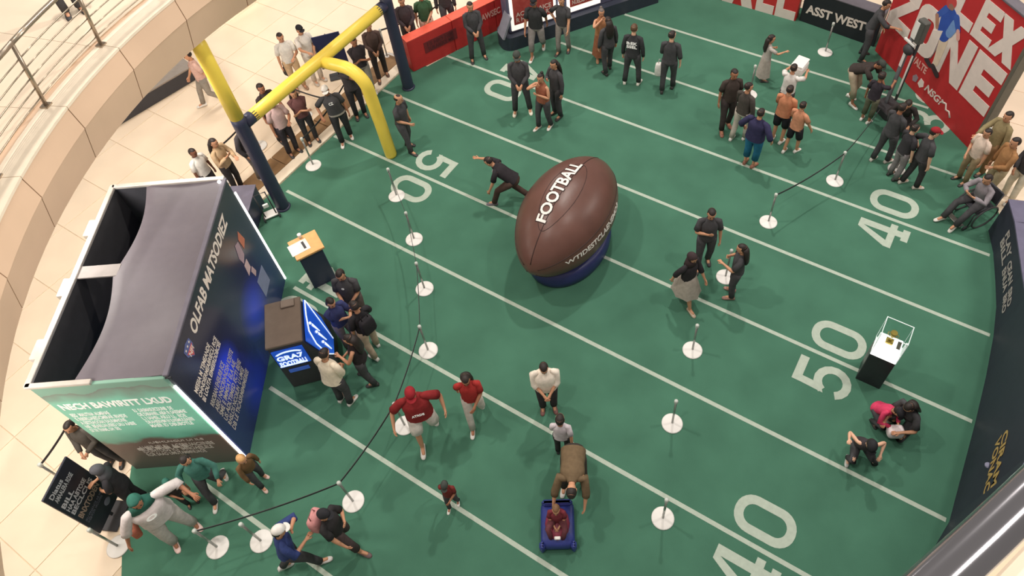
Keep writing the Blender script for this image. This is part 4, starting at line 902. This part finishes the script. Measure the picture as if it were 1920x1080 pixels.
person(2.05, 5.23, 144, 'long-haired woman in black seen from behind near the stage', 1.66, BK, 'long', BK, hair='long', arm=('side', 'side'), leg='step')
person(2.80, 5.10, 103, 'man in black sweatshirt with white lettering across the back', 1.78, (62, 62, 65), 'long', BK, shoes=(232, 226, 216), arm=('side', 'side'), leg='wide', sk='a', hairc=(90, 66, 48), extra={'text': [(['B:EK', 'SSEL'], -1, .23, .25, .18)]})
person(3.70, 5.28, 105, 'man in black tee and trousers holding a white bag', 1.78, BK, 'half', BK, arm=('side', 'front'), leg='step', sk='a', look=-30)
person(5.62, 6.74, 37, 'long-haired girl in patterned dress with an arm stretched out', 1.32, (186, 178, 172), 'short', (176, 166, 158), bottom='dress', hair='long', arm=((.25, .45, 1.28), 'chest'), shoes=(80, 70, 70), child=True)
person(5.47, 4.71, -51, 'man in dark tee and trousers left of the grey jacket man', 1.78, (72, 62, 58), 'short', (66, 58, 58), shoes=(150, 100, 84), hair='short', sk='c', arm=('side', 'side'), leg='step')
person(5.89, 4.49, 76, 'man in grey jacket, pale trousers and white shoes seen from behind', 1.7, (82, 76, 72), 'long', (206, 194, 184), shoes=WH, arm=('side', 'front'), leg='step', look=-40)
person(6.42, 3.85, 79, 'heavy person in navy shirt and blue trousers on the forty line', 1.68, (56, 54, 86), 'half', (46, 114, 150), bottom='capri', wd=1.28, shoes=(150, 100, 84), sk='b', arm=((.38, .05, .95), (-.36, .1, .95)))
person(6.70, 4.85, 84, 'taller person in orange shirt and black shorts seen from behind', 1.66, (206, 138, 104), 'short', (48, 46, 52), bottom='shorts', shoes=WH, wd=1.08, arm=('front', 'front'))
person(7.08, 4.66, 74, 'shorter person in orange shirt and black shorts in front', 1.52, (214, 150, 118), 'short', (46, 44, 50), bottom='shorts', shoes=WH, arm=((.32, .2, .85), 'front'), leg='step')
person(6.52, 5.62, 84, 'person in white shirt carrying a white box at chest height', 1.62, (232, 228, 224), 'short', (70, 66, 66), shoes=WH, arm=('fwd', 'fwd'))
# --- top right
person(7.52, 8.72, 5, 'man in black leaning by the black lettered board', 1.76, BK, 'half', BK, arm=('fwd', 'front'), leg='wide', lean=12, sk='b')
person(7.76, 6.98, -18, 'man in cap bending forward in dark shirt and beige shorts', 1.74, (66, 58, 56), 'short', (190, 172, 150), bottom='capri', shoes=WH, hair='capg', lean=52, py=-.12, arm=((.15, .6, .75), (-.15, .6, .75)), leg='step', sk='c')
person(8.27, 6.45, 72, 'boy in dark vest standing beside the bending man', 1.42, (60, 54, 62), 'short', (112, 110, 92), bottom='capri', shoes=WH, arm=('fwd', 'side'), child=True, sk='c')
person(8.98, 6.6, -86, 'person in dark clothes crouching beside the measuring tower', 1.7, (62, 56, 56), 'long', (56, 52, 54), pz=.5, leg=((.14, .1, .08), (-.14, -.05, .08)), lean=35, arm=((.2, .45, .5), (-.2, .45, .5)))
person(8.92, 5.33, 60, 'man in black outfit with hands together, left of the capped man', 1.72, BK, 'long', BK, shoes=(200, 194, 186), arm=('front', 'front'), leg='step', sk='c')
person(9.66, 4.90, 40, 'man in black vest and backwards cap beside the right forty', 1.72, BK, 'short', (62, 60, 62), shoes=(210, 200, 190), hair='capr', arm=('side', 'hip'), leg='step', sk='a', look=-20)
person(9.30, 4.98, 49, 'person in grey trousers half hidden behind the capped man', 1.58, (60, 58, 62), 'short', (136, 130, 132), arm=('side', 'front'), sk='a')
person(10.86, 6.05, -131, 'man in olive shirt at the end of the tall red wall', 1.75, (146, 132, 98), 'long', (150, 118, 86), arm=((.15, .4, 1.1), 'side'), sk='b')
person(11.12, 5.35, -144, 'person in tan jacket standing above the seated man', 1.74, (166, 122, 82), 'long', (176, 160, 128), arm=('side', 'front'))
person(10.62, 5.58, -131, 'person in white top between the olive and tan jackets', 1.56, (228, 206, 190), 'short', (160, 140, 110), arm=('front', 'side'))
person(11.0, 4.66, -127, 'man in grey sweater sitting in the dark wheelchair', 1.72, (146, 138, 144), 'long', BK, shoes=WH, pz=.60, leg=((.16, .60, .10), (-.14, .56, .14)), lean=14, arm=((.1, .42, .9), (-.1, .42, .9)), sk='b')
person(11.55, 5.5, -131, 'person in black top and white trousers at the right edge', 1.72, BK, 'long', (236, 226, 206), shoes=WH, arm=('front', 'side'))
# --- centre
person(6.62, .82, -62, 'man in black tee fiddling with his hands right of the giant football', 1.76, BK, 'short', BK, arm=('chest', 'side'), leg='step', nod=18)
person(6.68, -.18, -20, 'woman in dark head cover, black top and grey skirt', 1.62, (52, 48, 52), 'half', (176, 166, 156), bottom='skirt', hair='hijab', shoes=(190, 170, 150), leg='walk', arm=('swb', 'swf'), nod=20)
person(7.43, .41, -165, 'long-haired woman in black holding her hands together', 1.62, BK, 'short', BK, hair='long', shoes=(170, 130, 120), arm=('chest', 'phone'), leg='stand')
person(2.30, .36, -160, 'man in black tee lunging with one arm stretched beside the football', 1.72, (50, 46, 50), 'short', (84, 66, 60), shoes=(120, 110, 120), lean=48, py=-.05, pz=.78, leg=((.12, -.35, .12), (-.15, .4, .08)), arm=((.35, .85, .92), (-.25, .45, .5)), sk='b', extra={'text': [(['CD'], 1, .35, .12, .1)]})
# --- crowd at the game cabinet
person(1.35, -3.70, -60, 'man in black tee with both hands together by the podium', 1.75, BK, 'short', (96, 84, 80), arm=('front', 'front'), nod=20, wd=1.08, extra={'text': [(['O'], 1, .38, .05, .05)]})
person(1.52, -4.22, -10, 'long-haired woman in pale jacket at the glowing side screen', 1.64, (60, 66, 110), 'short', (120, 110, 118), hair='bob', arm=('cross', 'phone'), nod=18)  # blue light of the screen is put into the jacket colour
person(2.05, -4.11, 170, 'man in black shirt and beige trousers facing the game cabinet', 1.74, (50, 48, 52), 'short', (196, 174, 152), shoes=WH, arm=('phone', 'side'), leg='step', nod=20)
person(2.21, -5.19, 100, 'man in white shirt and black trousers by the game cabinet', 1.72, (240, 226, 204), 'half', BK, shoes=WH, wd=1.1, arm=('front', 'front'), lean=8, nod=25)
person(2.34, -4.62, -150, 'long-haired woman in black facing the white-shirted man', 1.64, (52, 46, 48), 'none', BK, hair='long', arm=('front', 'phone'), leg='step', nod=20)
# --- lower field
person(3.93, -4.92, -42, 'big man in red jersey, white shorts and red cap walking', 1.82, (140, 44, 46), 'short', (236, 226, 220), bottom='shorts', hair='capr', shoes=WH, wd=1.28, leg=((.14, .22, .08), (-.14, -.24, .14)), arm=((.42, .16, .95), (-.4, .1, .95)), sk='b', nod=16, extra={'text': [(['ATRDE'], 1, .2, .2, .07)]})
person(4.49, -4.22, -50, 'long-haired woman in red top and pale trousers walking', 1.64, (176, 56, 54), 'short', (212, 202, 194), hair='long', shoes=WH, leg='walk', arm=('swb', 'front'), sk='c', nod=22)
person(5.50, -3.41, -53, 'woman in loose white tee with clasped hands, alone on the turf', 1.62, (240, 228, 214), 'half', (64, 56, 60), hair='short', shoes=(120, 80, 76), wd=1.22, arm=('front', 'front'), nod=26, sk='b')
person(6.15, -4.0, 115, 'boy in pale tee standing behind the bending man', 1.34, (216, 206, 212), 'short', (60, 56, 58), arm=('swb', 'front'), child=True)
person(6.62, -4.42, -62, 'man in brown tee bending low over the child on the toy', 1.72, (112, 94, 72), 'half', (70, 62, 58), shoes=WH, lean=78, py=-.22, arm=((.3, .5, .55), (-.2, .55, .45)), leg='wide', wd=1.15, nod=30, sk='b')
person(6.70, -5.08, -61, 'toddler sitting on the blue ride-on toy', 1.1, (130, 56, 66), 'short', (104, 60, 66), pz=.56, leg=((.14, .45, .36), (-.14, .45, .36)), arm=('front', 'front'), child=True, sk='b', hairc=(120, 88, 62), shoes=(170, 120, 110))
person(5.03, -5.68, -60, 'toddler in black and red with white shoes alone on the line', 1.0, (120, 52, 48), 'short', BK, shoes=WH, hair='capg', child=True, leg='step', arm=('swb', 'front'), sk='c', nod=20)
person(3.5, -7.68, 60, 'man in blue jacket and white cap at the bottom edge', 1.74, (56, 70, 122), 'half', BK, hair='capw', shoes=(214, 210, 206), arm=('phone', 'face'), leg='walk', lean=10, sk='b')
person(3.93, -7.06, 21, 'woman in black top and dark cap with pink backpack', 1.66, (54, 52, 54), 'short', (78, 66, 66), bottom='capri', hair='cap', shoes=(110, 90, 90), leg='walk', arm=('swf', 'chest'), sk='b')
person(1.42, -8.33, -14, 'performer in padded white suit and green hood beside the sign', 1.9, (214, 204, 204), 'half', (196, 188, 184), hair='hoodg', shoes=(236, 206, 200), wd=1.35, arm=((.5, .1, .85), (-.5, .2, 1.1)), leg='wide', lean=6, sk='c', extra={'text': [(['O'], 1, .30, .14, .14)]})
person(-.62, -8.1, -60, 'person in camouflage top and black trousers left of the booth', 1.62, (92, 86, 80), 'long', BK, arm=('front', 'front'))
person(.42, -8.33, -130, 'person in grey hood and black top near the booth corner', 1.62, (54, 52, 56), 'short', (52, 50, 54), hair='hood', shoes=WH, arm=('phone', 'front'), nod=25)
person(1.40, -7.52, -40, 'dark-haired person in teal jacket stepping past the green wall', 1.55, (76, 128, 118), 'long', BK, shoes=(210, 206, 200), hair='bob', arm=((.3, .2, .95), (-.3, .25, .95)), leg='walk', nod=20)
person(1.93, -7.05, 0, 'blonde child in black trousers by the booth corner light', 1.25, (120, 92, 64), 'long', BK, shoes=(220, 190, 180), hair='bob', hairc=(206, 158, 104), leg='step', lean=12, child=True, arm=('swf', 'side'))
person(1.12, -7.92, -16, 'small child in pale green cap behind the white-suited performer', 1.0, (70, 62, 62), 'short', (64, 66, 66), hair='capt', child=True, arm=('front', 'side'), sk='c')
# --- crouching group at the right
CR = ((.14, .12, .08), (-.14, -.02, .10))
person(11.02, -.62, -125, 'long-haired woman in black crouching with a white bag', 1.62, BK, 'short', BK, hair='long', pz=.40, leg=CR, lean=25, arm=((.1, .5, .45), (-.2, .45, .5)), nod=30, shoes=WH)
person(10.52, -.72, -35, 'girl in bright pink top crouching beside the black-clad woman', 1.3, (212, 66, 102), 'long', BK, hair='cap', pz=.42, leg=CR, lean=35, arm=((.1, .5, .5), (-.1, .5, .5)), child=True, nod=25)
person(10.45, -1.5, -70, 'boy in black vest with bare arms crouching nearest the line', 1.42, (66, 60, 64), 'none', BK, hair='cap', pz=.42, leg=((.18, .2, .08), (-.2, -.15, .10)), lean=25, arm=((.35, .15, .85), (-.3, .25, .6)), child=True, nod=25, sk='a', shoes=(200, 200, 196))
# --- on the upper gallery
person(-2.97, -3.55, -20, 'person in dark trousers standing up on the upper gallery', 1.7, (70, 66, 66), 'short', BK, z0=5.78)
finish_people()

# ---------------------------------------------------------------- things people carry
def bag(name, x, y, z, rz, size, rgb, label, cat, handle=True):
    t = thing(name, label, cat, (x, y, z), rz); mb = MB()
    w_, d_, h_ = size
    mb.loft([[(a_[0] - w_ * k / 2, (a_[1] - d_ * k2 / 2), zz) for a_ in rrect(w_ * k, d_ * k2, min(w_ * k, d_ * k2) * .3, 4)] for k, k2, zz in ((.86, .8, 0), (1, 1, h_ * .15), (1, 1, h_ * .6), (.9, .8, h_ * .92), (.6, .5, h_))])
    mb.build('body', cloth(rgb), t)
    if handle: MB().tube([(-w_ * .25, 0, h_ * .95), (-w_ * .2, 0, h_ + .12), (w_ * .2, 0, h_ + .12), (w_ * .25, 0, h_ * .95)], .01, n=6).build('strap', cloth(tuple(int(c * .8) for c in rgb)), t)
    return t
bag('white_bag', 3.47, 5.34, .36, 20, (.3, .16, .38), (240, 236, 232), 'white bag hanging from the hand of the black-clad man', 'bag')
bag('dark_bag', -4.98, .88, .4, 0, (.2, .1, .24), (60, 56, 56), 'small dark bag held by the man in white', 'bag')
bag('pink_backpack', 3.75, -7.14, 1.0, 21 - 90, (.3, .17, .4), (214, 150, 150), 'pink backpack worn by the woman in the dark cap', 'backpack')
bag('black_backpack', 2.24, -4.15, 1.05, 80, (.28, .15, .4), (48, 46, 50), 'black backpack worn by the man in beige trousers', 'backpack')
bag('white_bundle', 10.88, -1.0, .22, 30, (.26, .2, .2), (236, 222, 224), 'crumpled white bag held by the crouching woman', 'bag', False)
bag('brown_satchel', 1.18, -8.68, .75, -14, (.3, .12, .26), (186, 112, 92), 'brown satchel at the side of the white-suited performer', 'bag')
bx_ = thing('carried_box', 'rounded white box carried by the person in white', 'box', (6.56, 6.05, 1.16), 84)
MB().box((0, 0, .13), (.42, .3, .26), bev=.05).build('body', M_white, bx_); MB().box((0, 0, .27), (.4, .28, .03), bev=.012).build('lid', M_white, bx_)
